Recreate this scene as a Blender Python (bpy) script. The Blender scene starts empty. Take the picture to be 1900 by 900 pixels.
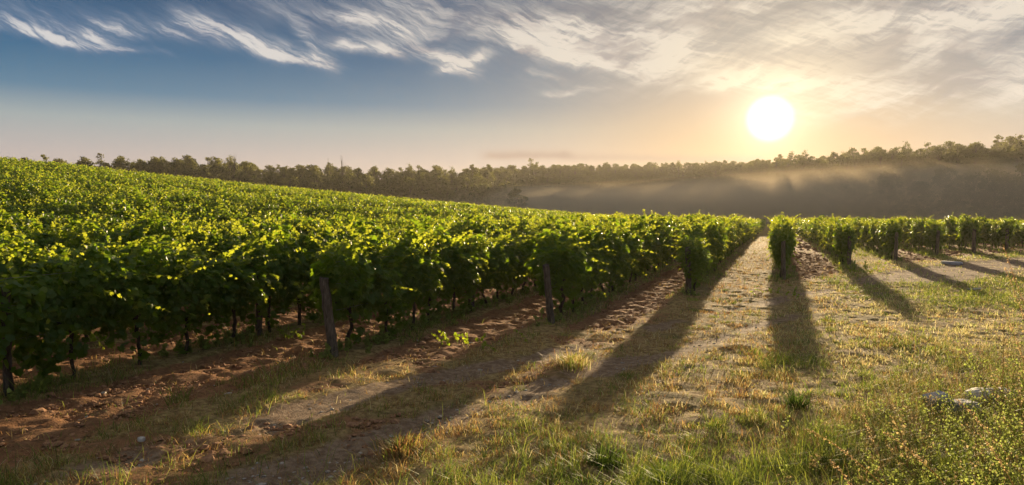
import bpy, math, random
import numpy as np
from mathutils import Vector, Matrix

R = math.radians
scene = bpy.context.scene
COL = scene.collection
rng = np.random.default_rng(7)

# ------------------------------------------------------------------ camera
CAM_H = 2.5
YAW = R(21.1)
FPX, CXP, HOR = 1267.0, 950.0, 390.0
cam_d = bpy.data.cameras.new("camera")
cam = bpy.data.objects.new("camera", cam_d)
COL.objects.link(cam)
cam_d.sensor_width = 36.0
cam_d.lens = 36.0 * FPX / 1900.0
cam_d.clip_start, cam_d.clip_end = 0.05, 6000.0
cam.location = (0, 0, CAM_H)
cam.rotation_euler = (R(90 - 2.71), 0, YAW)
scene.camera = cam

# ------------------------------------------------------------------ sun, exposure
SUN_EL, SUN_PHI = R(7.08), R(-0.55)          # phi is measured from +Y towards +X
SUNV = Vector((math.sin(SUN_PHI) * math.cos(SUN_EL), math.cos(SUN_PHI) * math.cos(SUN_EL), math.sin(SUN_EL)))
sd = bpy.data.lights.new("sun", "SUN")
sd.energy, sd.angle, sd.color = 5.0, R(0.6), (1.0, 0.76, 0.45)
so = bpy.data.objects.new("sun", sd)
COL.objects.link(so)
so.rotation_euler = SUNV.to_track_quat('Z', 'Y').to_euler()
vs = scene.view_settings
vs.view_transform, vs.look, vs.gamma, vs.use_curve_mapping = 'Standard', 'None', 1.0, False
vs.exposure = 1.30
cy = scene.cycles
cy.max_bounces, cy.diffuse_bounces, cy.glossy_bounces, cy.transmission_bounces = 6, 3, 1, 4
cy.volume_bounces, cy.transparent_max_bounces = 0, 4
cy.caustics_reflective = cy.caustics_refractive = False
cy.use_denoising = True
cy.sample_clamp_indirect = 4.0


# ------------------------------------------------------------------ node expressions
class Ex:
    """a float socket one can do arithmetic on"""
    def __init__(s, nt, sock): s.nt, s.s = nt, sock
    def _m(s, op, *a, clamp=False):
        n = s.nt.nodes.new('ShaderNodeMath'); n.operation = op; n.use_clamp = clamp
        for i, v in enumerate((s,) + a):
            if isinstance(v, Ex): s.nt.links.new(v.s, n.inputs[i])
            else: n.inputs[i].default_value = float(v)
        return Ex(s.nt, n.outputs[0])
    def __add__(s, o): return s._m('ADD', o)
    __radd__ = __add__
    def __sub__(s, o): return s._m('SUBTRACT', o)
    def __rsub__(s, o): return (s * -1.0) + o
    def __mul__(s, o): return s._m('MULTIPLY', o)
    __rmul__ = __mul__
    def __truediv__(s, o): return s._m('DIVIDE', o)
    def mx(s, o): return s._m('MAXIMUM', o)
    def mn(s, o): return s._m('MINIMUM', o)
    def abs(s): return s._m('ABSOLUTE')
    def pw(s, o): return s._m('POWER', o)
    def exp(s): return s._m('EXPONENT')
    def clamp(s): return s._m('ADD', 0.0, clamp=True)
    def smooth(s, a, b):
        n = s.nt.nodes.new('ShaderNodeMapRange'); n.interpolation_type = 'SMOOTHSTEP'
        s.nt.links.new(s.s, n.inputs['Value'])
        n.inputs['From Min'].default_value, n.inputs['From Max'].default_value = a, b
        return Ex(s.nt, n.outputs[0])


def vec(nt, x, y, z=0.0):
    n = nt.nodes.new('ShaderNodeCombineXYZ')
    for i, v in enumerate((x, y, z)):
        if isinstance(v, Ex): nt.links.new(v.s, n.inputs[i])
        else: n.inputs[i].default_value = v
    return n.outputs[0]


def noise(nt, v, scale, detail=4, rough=0.55, dist=0.0, dims='3D'):
    n = nt.nodes.new('ShaderNodeTexNoise'); n.noise_dimensions = dims
    if v is not None: nt.links.new(v, n.inputs['Vector'])
    n.inputs['Scale'].default_value = scale
    n.inputs['Detail'].default_value = detail
    n.inputs['Roughness'].default_value = rough
    n.inputs['Distortion'].default_value = dist
    return Ex(nt, n.outputs[0]), n.outputs[1]


def cmix(nt, f, a, b, mode='MIX'):
    n = nt.nodes.new('ShaderNodeMix'); n.data_type = 'RGBA'; n.blend_type = mode
    for sock, v in ((n.inputs[0], f), (n.inputs[6], a), (n.inputs[7], b)):
        if isinstance(v, Ex): nt.links.new(v.s, sock)
        elif isinstance(v, bpy.types.NodeSocket): nt.links.new(v, sock)
        elif isinstance(v, (int, float)): sock.default_value = v
        else: sock.default_value = (*v, 1.0)[:4]
    return n.outputs[2]


def lin(r, g, b):
    f = lambda c: c / 255 / 12.92 if c <= 10 else ((c / 255 + 0.055) / 1.055) ** 2.4
    return (f(r), f(g), f(b))


# ------------------------------------------------------------------ sky
def build_sky():
    w = bpy.data.worlds.new("World"); scene.world = w; w.use_nodes = True
    nt = w.node_tree; nt.nodes.clear()
    tc = nt.nodes.new('ShaderNodeTexCoord')
    sep = nt.nodes.new('ShaderNodeSeparateXYZ'); nt.links.new(tc.outputs['Generated'], sep.inputs[0])
    X, Y, Z = (Ex(nt, sep.outputs[i]) for i in range(3))
    Fx, Fy = -math.sin(YAW), math.cos(YAW)
    fwd = X * Fx + Y * Fy
    rgt = X * Fy + Y * (-Fx)
    az = rgt._m('ARCTAN2', fwd) * (180 / math.pi)
    el = Z._m('ARCSINE') * (180 / math.pi)
    # angle from the sun in degrees
    dt = (X * SUNV.x + Y * SUNV.y + Z * SUNV.z).mn(1.0)
    sa = dt._m('ARCCOSINE') * (180 / math.pi)
    # clear sky colour by elevation; top stops brightened and warmed for added fill light
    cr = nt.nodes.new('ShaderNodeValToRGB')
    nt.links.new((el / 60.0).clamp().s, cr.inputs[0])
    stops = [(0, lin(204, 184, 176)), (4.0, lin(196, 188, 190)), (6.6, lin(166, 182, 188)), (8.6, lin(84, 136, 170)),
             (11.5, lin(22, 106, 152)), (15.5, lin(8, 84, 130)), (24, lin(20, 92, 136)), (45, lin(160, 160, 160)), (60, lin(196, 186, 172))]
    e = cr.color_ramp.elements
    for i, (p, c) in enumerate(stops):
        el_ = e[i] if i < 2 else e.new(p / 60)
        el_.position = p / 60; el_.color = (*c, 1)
    col = cr.outputs[0]
    # physical sky, a small share
    sk = nt.nodes.new('ShaderNodeTexSky'); sk.sky_type = 'NISHITA'; sk.sun_disc = False
    sk.sun_elevation = SUN_EL; sk.sun_rotation = SUN_PHI
    sks = nt.nodes.new('ShaderNodeVectorMath'); sks.operation = 'SCALE'
    nt.links.new(sk.outputs[0], sks.inputs[0]); sks.inputs['Scale'].default_value = 0.10
    col = cmix(nt, 0.03, col, sks.outputs[0])
    # warm wash spreading from the sun, stronger low down
    low = el.smooth(14, 0)
    w1 = (sa * sa * (-1 / (2 * 12.5 ** 2))).exp() * 0.72
    col = cmix(nt, w1, col, lin(208, 194, 174))
    w2 = (sa * sa * (-1 / (2 * 26.0 ** 2))).exp() * low * 0.4
    col = cmix(nt, w2, col, lin(226, 198, 170))
    w3 = (sa * sa * (-1 / (2 * 8.0 ** 2))).exp() * low * 0.9
    col = cmix(nt, w3, col, lin(248, 192, 122))
    # far side of the sky uses the same ramp, added overhead fill included
    # ---- clouds
    base = vec(nt, az, el)
    n1, c1 = noise(nt, base, 0.16, 3, 0.5)
    n2, c2 = noise(nt, base, 0.75, 4, 0.6)
    s1 = nt.nodes.new('ShaderNodeSeparateXYZ'); nt.links.new(c1, s1.inputs[0])
    s2 = nt.nodes.new('ShaderNodeSeparateXYZ'); nt.links.new(c2, s2.inputs[0])
    wa = az + (Ex(nt, s1.outputs[0]) - 0.5) * 3.0 + (Ex(nt, s2.outputs[0]) - 0.5) * 0.9
    we = el + (Ex(nt, s1.outputs[1]) - 0.5) * 1.6 + (Ex(nt, s2.outputs[1]) - 0.5) * 0.6
    # silky fibres, drawn out along a falling diagonal
    def fibres(ang, sc, st, det=5):
        c, s = math.cos(R(ang)), math.sin(R(ang))
        u = (wa * c + we * s) / st
        v = wa * (-s) + we * c
        return noise(nt, vec(nt, u, v, ang * 0.1), sc, det, 0.62, 0.35)[0]
    fL = fibres(-28, 1.3, 8.0)
    fR = fibres(22, 0.85, 7.0)
    fF = fibres(-17, 2.6, 11.0, 4)

    def ang_of(px, py):
        a = math.atan((px - CXP) / FPX)
        return math.degrees(a), math.degrees(math.atan((HOR - py) * math.cos(a) / FPX))

    def stroke(p, q, w_low, w_up, amp, src=None):
        (ax, ay), (bx, by) = ang_of(*p), ang_of(*q)
        dx, dy = bx - ax, by - ay; L = math.hypot(dx, dy); ux, uy = dx / L, dy / L
        ra, re = (wa - ax), (we - ay)
        t = ra * ux + re * uy
        n_ = re * ux - ra * uy                     # above the line is positive
        over = (t - L).mx(0.0) + (t * -1.0).mx(0.0)
        side = n_.mx(0.0) * (1 / (w_up * 0.72)) + (n_ * -1.0).mx(0.0) * (1 / w_low)
        g = (side * side + over * over * (1 / (w_up * 1.6) ** 2)) * -1.0
        return g.exp() * amp

    strokes = [  # pixel ends of each streak in degrees of sky, softness below and above the line, strength
        ((-60, 38), (160, 82), 0.40, 0.9, 1.05), ((160, 82), (300, 104), 0.25, 0.5, 0.6),
        ((-20, 10), (190, 60), 0.8, 1.6, 0.50), ((200, 62), (400, 74), 0.5, 1.9, 0.65),
        ((395, 62), (520, 100), 0.50, 1.3, 1.25), ((520, 100), (600, 118), 0.40, 1.0, 1.15), ((575, 70), (612, 112), 0.4, 0.9, 0.75),
        ((520, 20), (700, 60), 0.7, 1.9, 0.45), ((650, 85), (730, 100), 0.4, 0.9, 1.0), ((660, 40), (780, 62), 0.5, 1.4, 0.75),
        ((745, 80), (850, 128), 0.40, 1.0, 1.2), ((835, 128), (885, 115), 0.35, 0.7, 1.0), ((760, 10), (960, 75), 0.9, 2.2, 0.6),
        ((985, 98), (1260, 152), 0.35, 2.6, 1.1), ((1010, 50), (1300, 95), 1.6, 1.3, 0.85), ((1250, 148), (1500, 150), 0.8, 1.8, 0.8),
        ((985, 135), (1040, 148), 0.22, 0.3, 0.45), ((1020, 176), (1110, 168), 0.18, 0.5, 0.45),
        ((1180, 60), (1360, 20), 1.2, 2.0, 0.55), ((1620, 45), (1990, 0), 1.1, 2.4, 0.95), ((1350, 150), (1560, 140), 0.6, 1.2, 0.8),
        ((1560, 190), (1960, 150), 1.6, 2.6, 0.8), ((1480, 80), (1800, 90), 1.2, 1.5, 0.5),
    ]
    dl = None
    for i, (p, q, a, b, m) in enumerate(strokes):
        s_ = stroke(p, q, a, b, m)
        dl = s_ if dl is None else dl + s_ - dl * s_ * 0.6
    # the broad veil on the right and overhead
    veil = ((az * 0.75 + el * 0.9).smooth(2, 30)) * (el - az * 0.02).smooth(5.5, 14.0) * 0.50
    lefty = az.smooth(-2, 10)
    fib = fL * (1.0 - lefty) + fR * lefty
    det = (fib * 0.75 + fF * 0.45).smooth(0.42, 0.80)
    dens = dl * (det * 1.25 + 0.20) + veil * (det * 1.1 + 0.06)
    dens = (dens * 1.0).mn(0.97).mx(0.0)
    # cirrus is thick and grey in places near the sun side
    grey = noise(nt, vec(nt, wa * 0.22 + we * 0.2, we * 0.6 - wa * 0.12, 3.3), 0.7, 4, 0.55, 0.4)[0].smooth(0.44, 0.62)
    cl_far = cmix(nt, (dl * det).smooth(0.2, 0.9), lin(112, 140, 176), lin(228, 228, 230))
    cl_sun = cmix(nt, grey * 0.85, lin(240, 231, 218), lin(166, 161, 164))
    sunw = (sa * sa * (-1 / (2 * 26.0 ** 2))).exp()
    ccol = cmix(nt, (sunw * 1.25).clamp(), cl_far, cl_sun)
    ccol = cmix(nt, (sa * sa * (-1 / (2 * 5.5 ** 2))).exp() * 0.9, ccol, lin(255, 236, 200))
    col = cmix(nt, dens, col, ccol)
    # thin grey cloud bar low over the ridge
    wa, we = az, el + (Ex(nt, s1.outputs[1]) - 0.5) * 0.35 + (Ex(nt, s2.outputs[1]) - 0.5) * 0.22
    bar = stroke((915, 290), (1040, 289), 0.28, 0.55, 0.9) + stroke((1060, 292), (1400, 297), 0.3, 0.5, 0.55)
    col = cmix(nt, bar.clamp(), col, lin(180, 158, 150))
    # glow and disc
    def add(c, f, rgb):
        n = nt.nodes.new('ShaderNodeVectorMath'); n.operation = 'SCALE'
        n.inputs[0].default_value = rgb; nt.links.new(f.s, n.inputs['Scale'])
        m = nt.nodes.new('ShaderNodeVectorMath'); m.operation = 'ADD'
        nt.links.new(c, m.inputs[0]); nt.links.new(n.outputs[0], m.inputs[1])
        return m.outputs[0]
    col = add(col, (sa * (-1 / 3.6)).exp() * 0.30, (1.0, 0.80, 0.50))
    col = add(col, (sa * (-1 / 2.3)).exp() * 1.1, (1.0, 0.84, 0.60))
    col = add(col, sa.smooth(2.05, 0.7) * 2.0, (1.0, 0.93, 0.80))
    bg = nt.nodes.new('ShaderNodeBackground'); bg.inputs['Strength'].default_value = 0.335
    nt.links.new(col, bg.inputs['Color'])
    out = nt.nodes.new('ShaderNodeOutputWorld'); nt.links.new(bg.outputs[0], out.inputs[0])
    w.cycles.sampling_method = 'MANUAL'; w.cycles.sample_map_resolution = 512


build_sky()


# ------------------------------------------------------------------ numpy helpers
def _hash(ix, iy, seed):
    h = (ix.astype(np.int64) * 374761393 + iy.astype(np.int64) * 668265263 + seed * 974634777) & 0xFFFFFFFF
    h = ((h ^ (h >> 13)) * 1274126177) & 0xFFFFFFFF
    return ((h ^ (h >> 16)) & 0xFFFFFF) / float(0xFFFFFF)


def vnoise(x, y, seed=0):
    ix, iy = np.floor(x), np.floor(y)
    fx, fy = x - ix, y - iy
    fx, fy = fx * fx * (3 - 2 * fx), fy * fy * (3 - 2 * fy)
    a, b = _hash(ix, iy, seed), _hash(ix + 1, iy, seed)
    c, d = _hash(ix, iy + 1, seed), _hash(ix + 1, iy + 1, seed)
    return (a * (1 - fx) + b * fx) * (1 - fy) + (c * (1 - fx) + d * fx) * fy


def fbm(x, y, seed=0, octv=4):
    s, a, t = 0, 1.0, 0
    for k in range(octv):
        s = s + a * vnoise(x * 2 ** k + 17.3 * k, y * 2 ** k - 9.1 * k, seed + k); t += a; a *= 0.5
    return s / t


def sstep(a, b, x):
    t = np.clip((x - a) / (b - a), 0, 1)
    return t * t * (3 - 2 * t)


def mesh_np(name, V, F, mat, parent=None, attrs=None, smooth=False, sizes=None):
    """V (n,3); F (m,k), or flat loops with sizes; attrs: name -> per-vertex (n,) float or (n,3) colour"""
    me = bpy.data.meshes.new(name)
    V = np.ascontiguousarray(V, np.float32); F = np.asarray(F, np.int32)
    if sizes is None:
        sizes = np.full(len(F), F.shape[1], np.int32)
    loops = F.ravel()
    me.vertices.add(len(V)); me.vertices.foreach_set('co', V.ravel())
    me.loops.add(len(loops)); me.loops.foreach_set('vertex_index', loops)
    me.polygons.add(len(sizes))
    starts = np.concatenate(([0], np.cumsum(sizes)[:-1])).astype(np.int32)
    me.polygons.foreach_set('loop_start', starts)
    me.update(calc_edges=True)
    me.polygons.foreach_set('use_smooth', np.full(len(sizes), smooth))
    for k, a in (attrs or {}).items():
        a = np.asarray(a, np.float32)
        if a.ndim == 1:
            at = me.attributes.new(k, 'FLOAT', 'POINT'); at.data.foreach_set('value', a)
        else:
            at = me.attributes.new(k, 'FLOAT_COLOR', 'POINT')
            at.data.foreach_set('color', np.concatenate([a, np.ones((len(a), 1), np.float32)], 1).ravel())
    me.materials.append(mat)
    o = bpy.data.objects.new(name, me); COL.objects.link(o)
    if parent is not None: o.parent = parent
    return o


def tag(o, label=None, cat=None, group=None, kind=None):
    if label: o['label'] = label
    if cat: o['category'] = cat
    if group: o['group'] = group
    if kind: o['kind'] = kind
    return o


def unit(a):
    return a / np.maximum(np.linalg.norm(a, axis=-1, keepdims=True), 1e-9)


class Soup:
    """gathers pieces into one mesh"""
    def __init__(s): s.V, s.F, s.S, s.A, s.n = [], [], [], [], 0
    def add(s, V, F, tint=0.0):
        F = np.asarray(F)
        s.V.append(V); s.F.append((F + s.n).ravel()); s.S.append(np.full(len(F), F.shape[1], np.int32))
        s.A.append(np.broadcast_to(np.asarray(tint, float), (len(V),)) if np.ndim(tint) < 2 else tint)
        s.n += len(V)
    def arrays(s): return np.concatenate(s.V), np.concatenate(s.F), np.concatenate(s.S), np.concatenate(s.A)
    def build(s, name, mat, parent=None, smooth=False):
        V, F, S, A = s.arrays()
        return mesh_np(name, V, F, mat, parent, {'tint': A}, smooth, S)


def tube(soup, pts, rad, n=6, tint=0.5, jitter=0.0, r=rng):
    pts = np.asarray(pts, float); rad = np.broadcast_to(np.asarray(rad, float), (len(pts),))
    d = unit(np.gradient(pts, axis=0))
    ref = np.where(np.abs(d[:, 2:3]) > 0.9, [[1.0, 0, 0]], [[0, 0, 1.0]])
    a = unit(np.cross(d, ref)); b = np.cross(d, a)
    th = np.linspace(0, 2 * np.pi, n, endpoint=False)
    ring = (a[:, None] * np.cos(th)[None, :, None] + b[:, None] * np.sin(th)[None, :, None])
    rr = rad[:, None] * (1 + jitter * r.standard_normal((len(pts), n)))
    V = (pts[:, None] + ring * rr[..., None]).reshape(-1, 3)
    k = len(pts); F = []
    i, j = np.meshgrid(np.arange(k - 1), np.arange(n), indexing='ij')
    i, j = i.ravel(), j.ravel(); j2 = (j + 1) % n
    F = np.stack([i * n + j, i * n + j2, (i + 1) * n + j2, (i + 1) * n + j], 1)
    soup.add(V, F, tint)
    V2 = np.concatenate([V[-n:], pts[-1:]]) ; soup.add(V2, np.stack([np.arange(n), (np.arange(n) + 1) % n, np.full(n, n)], 1), tint)


LEAF_HI = np.array([(0, .02, 0), (.22, -.16, -.03), (.46, -.04, -.10), (.58, .22, -.16), (.40, .34, -.06), (.54, .62, -.18), (.26, .62, -.05),
                    (0, 1.0, -.12), (-.26, .62, -.05), (-.54, .62, -.18), (-.40, .34, -.06), (-.58, .22, -.16), (-.46, -.04, -.10), (-.22, -.16, -.03), (0, .34, .05)])
LEAF_HI_F = np.array([(14, i, (i + 1) % 14) for i in range(14)])
LEAF_MID = np.array([(0, 0, 0), (.50, .05, -.12), (.46, .6, -.12), (0, 1.0, -.08), (-.46, .6, -.12), (-.50, .05, -.12)])
LEAF_MID_F = np.array([(0, 1, 2, 3), (0, 3, 4, 5)])
LEAF_LO = np.array([(-.45, 0, 0), (.45, 0, 0), (.4, .9, -.1), (-.4, .9, -.1)])
LEAF_LO_F = np.array([(0, 1, 2, 3)])
LEAVES = {0: (LEAF_HI, LEAF_HI_F), 1: (LEAF_MID, LEAF_MID_F), 2: (LEAF_LO, LEAF_LO_F)}


def leaves(soup, P, N, T, size, tint, lod):
    LV, LF = LEAVES[lod]
    N = unit(N); Xa = unit(np.cross(T, N)); T = np.cross(N, Xa)
    size = np.broadcast_to(np.asarray(size, float), (len(P),))
    curl = 1 + 0.8 * rng.standard_normal(len(P))
    V = P[:, None] + size[:, None, None] * (LV[None, :, 0:1] * Xa[:, None] + LV[None, :, 1:2] * T[:, None]
                                           + (LV[None, :, 2:3] * curl[:, None, None]) * N[:, None])
    n, m = len(P), len(LV)
    F = (LF[None] + (np.arange(n) * m)[:, None, None]).reshape(-1, LF.shape[1])
    soup.add(V.reshape(-1, 3), F, np.repeat(np.broadcast_to(tint, (n,)), m))


# ------------------------------------------------------------------ materials
def new_mat(name):
    m = bpy.data.materials.new(name); m.use_nodes = True
    nt = m.node_tree; nt.nodes.clear()
    out = nt.nodes.new('ShaderNodeOutputMaterial')
    return m, nt, out


def attr(nt, name):
    n = nt.nodes.new('ShaderNodeAttribute'); n.attribute_name = name
    return n


def bump(nt, h, strength, dist):
    b = nt.nodes.new('ShaderNodeBump'); b.inputs['Strength'].default_value = strength; b.inputs['Distance'].default_value = dist
    nt.links.new(h.s, b.inputs['Height'])
    return b.outputs[0]


def leafy(name, dark, mid, young, trans, t_share, rough=0.5, spec=0.35, trans_young=None):
    """tint attribute 0..1: old leaf to young shoot tip"""
    m, nt, out = new_mat(name)
    t = Ex(nt, attr(nt, 'tint').outputs['Fac'])
    c = cmix(nt, t.smooth(0.0, 0.55), dark, mid)
    c = cmix(nt, t.smooth(0.55, 1.0), c, young)
    tcol = cmix(nt, t.smooth(0.2, 1.0), trans, trans_young or tuple(min(1, v * 1.4) for v in trans))
    p = nt.nodes.new('ShaderNodeBsdfPrincipled')
    nt.links.new(c, p.inputs['Base Color']); p.inputs['Roughness'].default_value = rough
    p.inputs['Specular IOR Level'].default_value = spec
    tr = nt.nodes.new('ShaderNodeBsdfTranslucent'); nt.links.new(tcol, tr.inputs['Color'])
    mx = nt.nodes.new('ShaderNodeMixShader'); mx.inputs[0].default_value = t_share
    nt.links.new(p.outputs[0], mx.inputs[1]); nt.links.new(tr.outputs[0], mx.inputs[2])
    nt.links.new(mx.outputs[0], out.inputs[0])
    return m


def woody(name, a, b, scale=30, rough=0.9, stretch=6.0):
    m, nt, out = new_mat(name)
    tc = nt.nodes.new('ShaderNodeTexCoord')
    mp = nt.nodes.new('ShaderNodeMapping'); mp.inputs['Scale'].default_value = (stretch, stretch, 1.0)
    nt.links.new(tc.outputs['Object'], mp.inputs[0])
    n, _ = noise(nt, mp.outputs[0], scale / 6, 5, 0.65, 0.4)
    p = nt.nodes.new('ShaderNodeBsdfPrincipled'); p.inputs['Roughness'].default_value = rough
    p.inputs['Specular IOR Level'].default_value = 0.2
    nt.links.new(cmix(nt, n.smooth(0.3, 0.7), a, b), p.inputs['Base Color'])
    nt.links.new(bump(nt, n, 0.9, 0.02), p.inputs['Normal'])
    nt.links.new(p.outputs[0], out.inputs[0])
    return m


def stony(name, a, b, scale=12, rough=0.85, bd=0.01):
    m, nt, out = new_mat(name)
    tc = nt.nodes.new('ShaderNodeTexCoord')
    n, _ = noise(nt, tc.outputs['Object'], scale, 6, 0.6)
    p = nt.nodes.new('ShaderNodeBsdfPrincipled'); p.inputs['Roughness'].default_value = rough
    nt.links.new(cmix(nt, n.smooth(0.3, 0.7), a, b), p.inputs['Base Color'])
    nt.links.new(bump(nt, n, 0.8, bd), p.inputs['Normal'])
    nt.links.new(p.outputs[0], out.inputs[0])
    return m


M_VINE = leafy('vine_leaf', (0.048, 0.100, 0.013), (0.078, 0.150, 0.018), (0.15, 0.20, 0.03), (0.26, 0.40, 0.012), 0.53, 0.40, 0.4, (0.58, 0.62, 0.04))
M_SHOOT = woody('green_shoot', (0.10, 0.12, 0.03), (0.16, 0.14, 0.05))
M_BARK = woody('vine_bark', (0.035, 0.024, 0.016), (0.10, 0.075, 0.05), 60)
M_POST = woody('post_wood', (0.06, 0.045, 0.032), (0.20, 0.155, 0.115), 40)
M_WIRE = stony('wire', (0.25, 0.23, 0.2), (0.35, 0.32, 0.3))
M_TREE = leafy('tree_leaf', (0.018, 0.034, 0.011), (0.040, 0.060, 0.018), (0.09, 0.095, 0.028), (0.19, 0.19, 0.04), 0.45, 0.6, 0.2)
M_TRUNK = woody('tree_bark', (0.05, 0.04, 0.03), (0.12, 0.10, 0.08), 20)


def grass_mat():
    m, nt, out = new_mat('grass_blade')
    a = attr(nt, 'hue')
    p = nt.nodes.new('ShaderNodeBsdfPrincipled'); p.inputs['Roughness'].default_value = 0.55
    p.inputs['Specular IOR Level'].default_value = 0.3
    nt.links.new(a.outputs['Color'], p.inputs['Base Color'])
    tr = nt.nodes.new('ShaderNodeBsdfTranslucent'); nt.links.new(a.outputs['Color'], tr.inputs['Color'])
    mx = nt.nodes.new('ShaderNodeMixShader'); mx.inputs[0].default_value = 0.5
    nt.links.new(p.outputs[0], mx.inputs[1]); nt.links.new(tr.outputs[0], mx.inputs[2])
    nt.links.new(mx.outputs[0], out.inputs[0])
    return m


M_GRASS = grass_mat()


# ------------------------------------------------------------------ terrain
def px_phi(px):                      # bearing from +Y, radians, and its cosine factor to the lens axis
    a = math.atan((px - CXP) / FPX)
    return a - YAW, math.cos(a)


_RT = [(-300, 312, 250, 200), (0, 310, 255, 205), (200, 303, 260, 209), (300, 299, 262, 212), (600, 308, 270, 218), (880, 312, 295, 232), (985, 309, 400, 275), (1200, 305, 450, 285),
       (1400, 301, 430, 262), (1500, 297, 370, 236), (1650, 285, 335, 222), (1900, 270, 312, 212), (2200, 262, 300, 205)]
TREE_H = 11.5
_ph = np.array([px_phi(r[0])[0] for r in _RT])
_hr = np.array([CAM_H + r[2] * px_phi(r[0])[1] * (HOR - r[1]) / FPX - TREE_H for r in _RT])
_r1 = np.array([float(r[2]) for r in _RT]); _r0 = np.array([float(r[3]) for r in _RT])


def crest_x(y):
    return -85 + 0.245 * (y - 53)


def terrain(x, y):
    x = np.asarray(x, float); y = np.asarray(y, float)
    rho = np.hypot(x, y); phi = np.arctan2(x, np.maximum(y, 1e-3) * np.where(y > 0, 1, 0) + np.where(y > 0, 0, 1e-3))
    base = -1.35 * sstep(35, 150, y) + 0.22 * (fbm(x / 26, y / 26, 5, 2) - 0.5) * sstep(12, 50, rho)
    yc = np.clip(y, 5, 175)
    cr = -crest_x(yc)
    ctot = np.where(yc < 53, 6.9 + 0.035 * (53 - yc), 6.9 - 0.072 * (yc - 53))
    t = (-x - 9) / (cr - 9)
    P = np.where(t <= 0, 0, np.where(t < 1, np.clip(t, 0, 1) ** 1.22, 1.0 - 0.10 * np.clip(t - 1, 0, 3) ** 1.5))
    P = P * sstep(0, 0.25, t) * 1.0
    z = base * (1 - P) + ctot * P
    hr = np.interp(phi, _ph, _hr); r1 = np.interp(phi, _ph, _r1); r0 = np.interp(phi, _ph, _r0)
    f = sstep(0, 1, (rho - r0 + 20) / (r1 - r0 + 20))
    roll = 3.0 * (fbm(x / 70, y / 70, 11, 3) - 0.5) * f
    zf = np.where(rho > r1, hr, -1.0 + (hr + 1.0) * f) + roll
    k = sstep(150, 205, rho) * sstep(-0.15, 0.1, y / np.maximum(rho, 1))
    z = z * (1 - k) + zf * k
    return z


# rows: x of each row and y where it starts on the headland
ROWS = [(-9.4, 2.4), (-6.95, 9.7), (-4.55, 14.3), (-2.35, 20.6), (0.30, 26.2), (2.95, 32.3), (5.60, 38.6), (8.2, 43.0), (10.8, 46.8), (13.4, 50.5)]
for k in range(1, 14):
    ROWS.append((13.4 + 2.55 * k, 50.5 + 3.4 * k))
LEFT_ROWS = [(-9.4 - 2.5 * k, max(-6.0, (9.4 + 2.5 * k) / 1.6 - 7.0)) for k in range(1, 33)]
ROW_X = np.array(sorted([r[0] for r in ROWS + LEFT_ROWS]))
ROW_SX = np.array([r[0] for r in sorted(ROWS)]); ROW_SY = np.array([r[1] for r in sorted(ROWS)])
Y_END = 150.0


def zones(x, y):
    """soil (tilled), gravel track, weedy strip under the vines; each 0..1"""
    x = np.asarray(x, float); y = np.asarray(y, float)
    wob = (fbm(x / 1.3, y / 1.3, 21, 3) - 0.5)
    ystart = np.interp(x, ROW_SX, ROW_SY, left=-99)
    dist = np.min(np.abs(x[..., None] - ROW_X), axis=-1)
    inside = sstep(-3.5, 0.8, y - ystart + wob * 4.0)
    infield = inside * (y < Y_END + 4) * (x > crest_x(np.clip(y, 5, 175)) - 6)
    strip = infield * sstep(0.62, 0.30, dist + wob * 0.35)
    alley = np.searchsorted(ROW_X, x)
    # alley between the 4th and 5th rows and the one right of the sixth are grassier
    grassy = sstep(0.2, 0.5, ((x > -1.9) & (x < 0.30)) * 0.5 + ((x > 2.95) & (x < 5.6)) * 0.5 + (x > 5.6) * 0.15 + (x < -12) * 0.3)
    soil = infield * (1 - strip) * (1 - 0.75 * grassy)
    # soil runs out of the alleys a little onto the headland on the near left
    tongue = sstep(1.35, 0.6, np.abs(x + 7.95 - 0.04 * (y - 6)) + wob * 0.9) * sstep(1, 4, y) * sstep(12, 8, y)
    soil = np.maximum(soil, tongue)
    soil = np.maximum(soil, sstep(1.0, 0.35, np.abs(x + 5.75) + wob * 0.8) * sstep(9.2, 11.0, y) * sstep(18, 13, y) * 0.9)
    soil = np.maximum(soil, 0.8 * sstep(1.0, 0.3, np.abs(x + 3.4) + wob * 0.8) * sstep(12.5, 15, y) * sstep(24, 19, y))
    soil = np.maximum(soil, 0.52 * sstep(-0.5, -3.5, x - (y - 14) * 0.12) * sstep(0.43, 0.56, fbm(x / 0.9, y / 0.9, 55, 3)) * (y < 17) * (1 - infield))
    # the wheel track along the headland
    tx = np.interp(y, [1, 4.66, 6.95, 9.7, 13.8, 20, 27, 33, 37, 42, 50], [-6.4, -5.75, -5.1, -4.15, -2.4, 0.2, 3.6, 6.6, 9.0, 12.5, 18.5])
    s = x - tx
    ru = np.exp(-((s + 0.35 + wob * 0.5) / 0.42) ** 2) + 0.8 * np.exp(-((s - 1.25 + wob * 0.6) / 0.40) ** 2)
    far = sstep(24, 31, y)
    ru = ru * (1 - far) + far * sstep(2.6, 1.2, np.abs(s - 0.3) + wob * 1.2)
    gap = 0.30 + 0.70 * sstep(0.38, 0.6, fbm(x / 1.4, y / 1.4, 33, 3)); gap = np.where(y < 12, gap + 0.15, np.where(y > 27, gap * 0.5 + 0.5, gap * 0.75))
    track = np.clip(ru * gap, 0, 1) * (1 - infield * 0.9) * sstep(56, 46, y)
    return np.clip(soil, 0, 1), track, strip, infield


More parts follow.
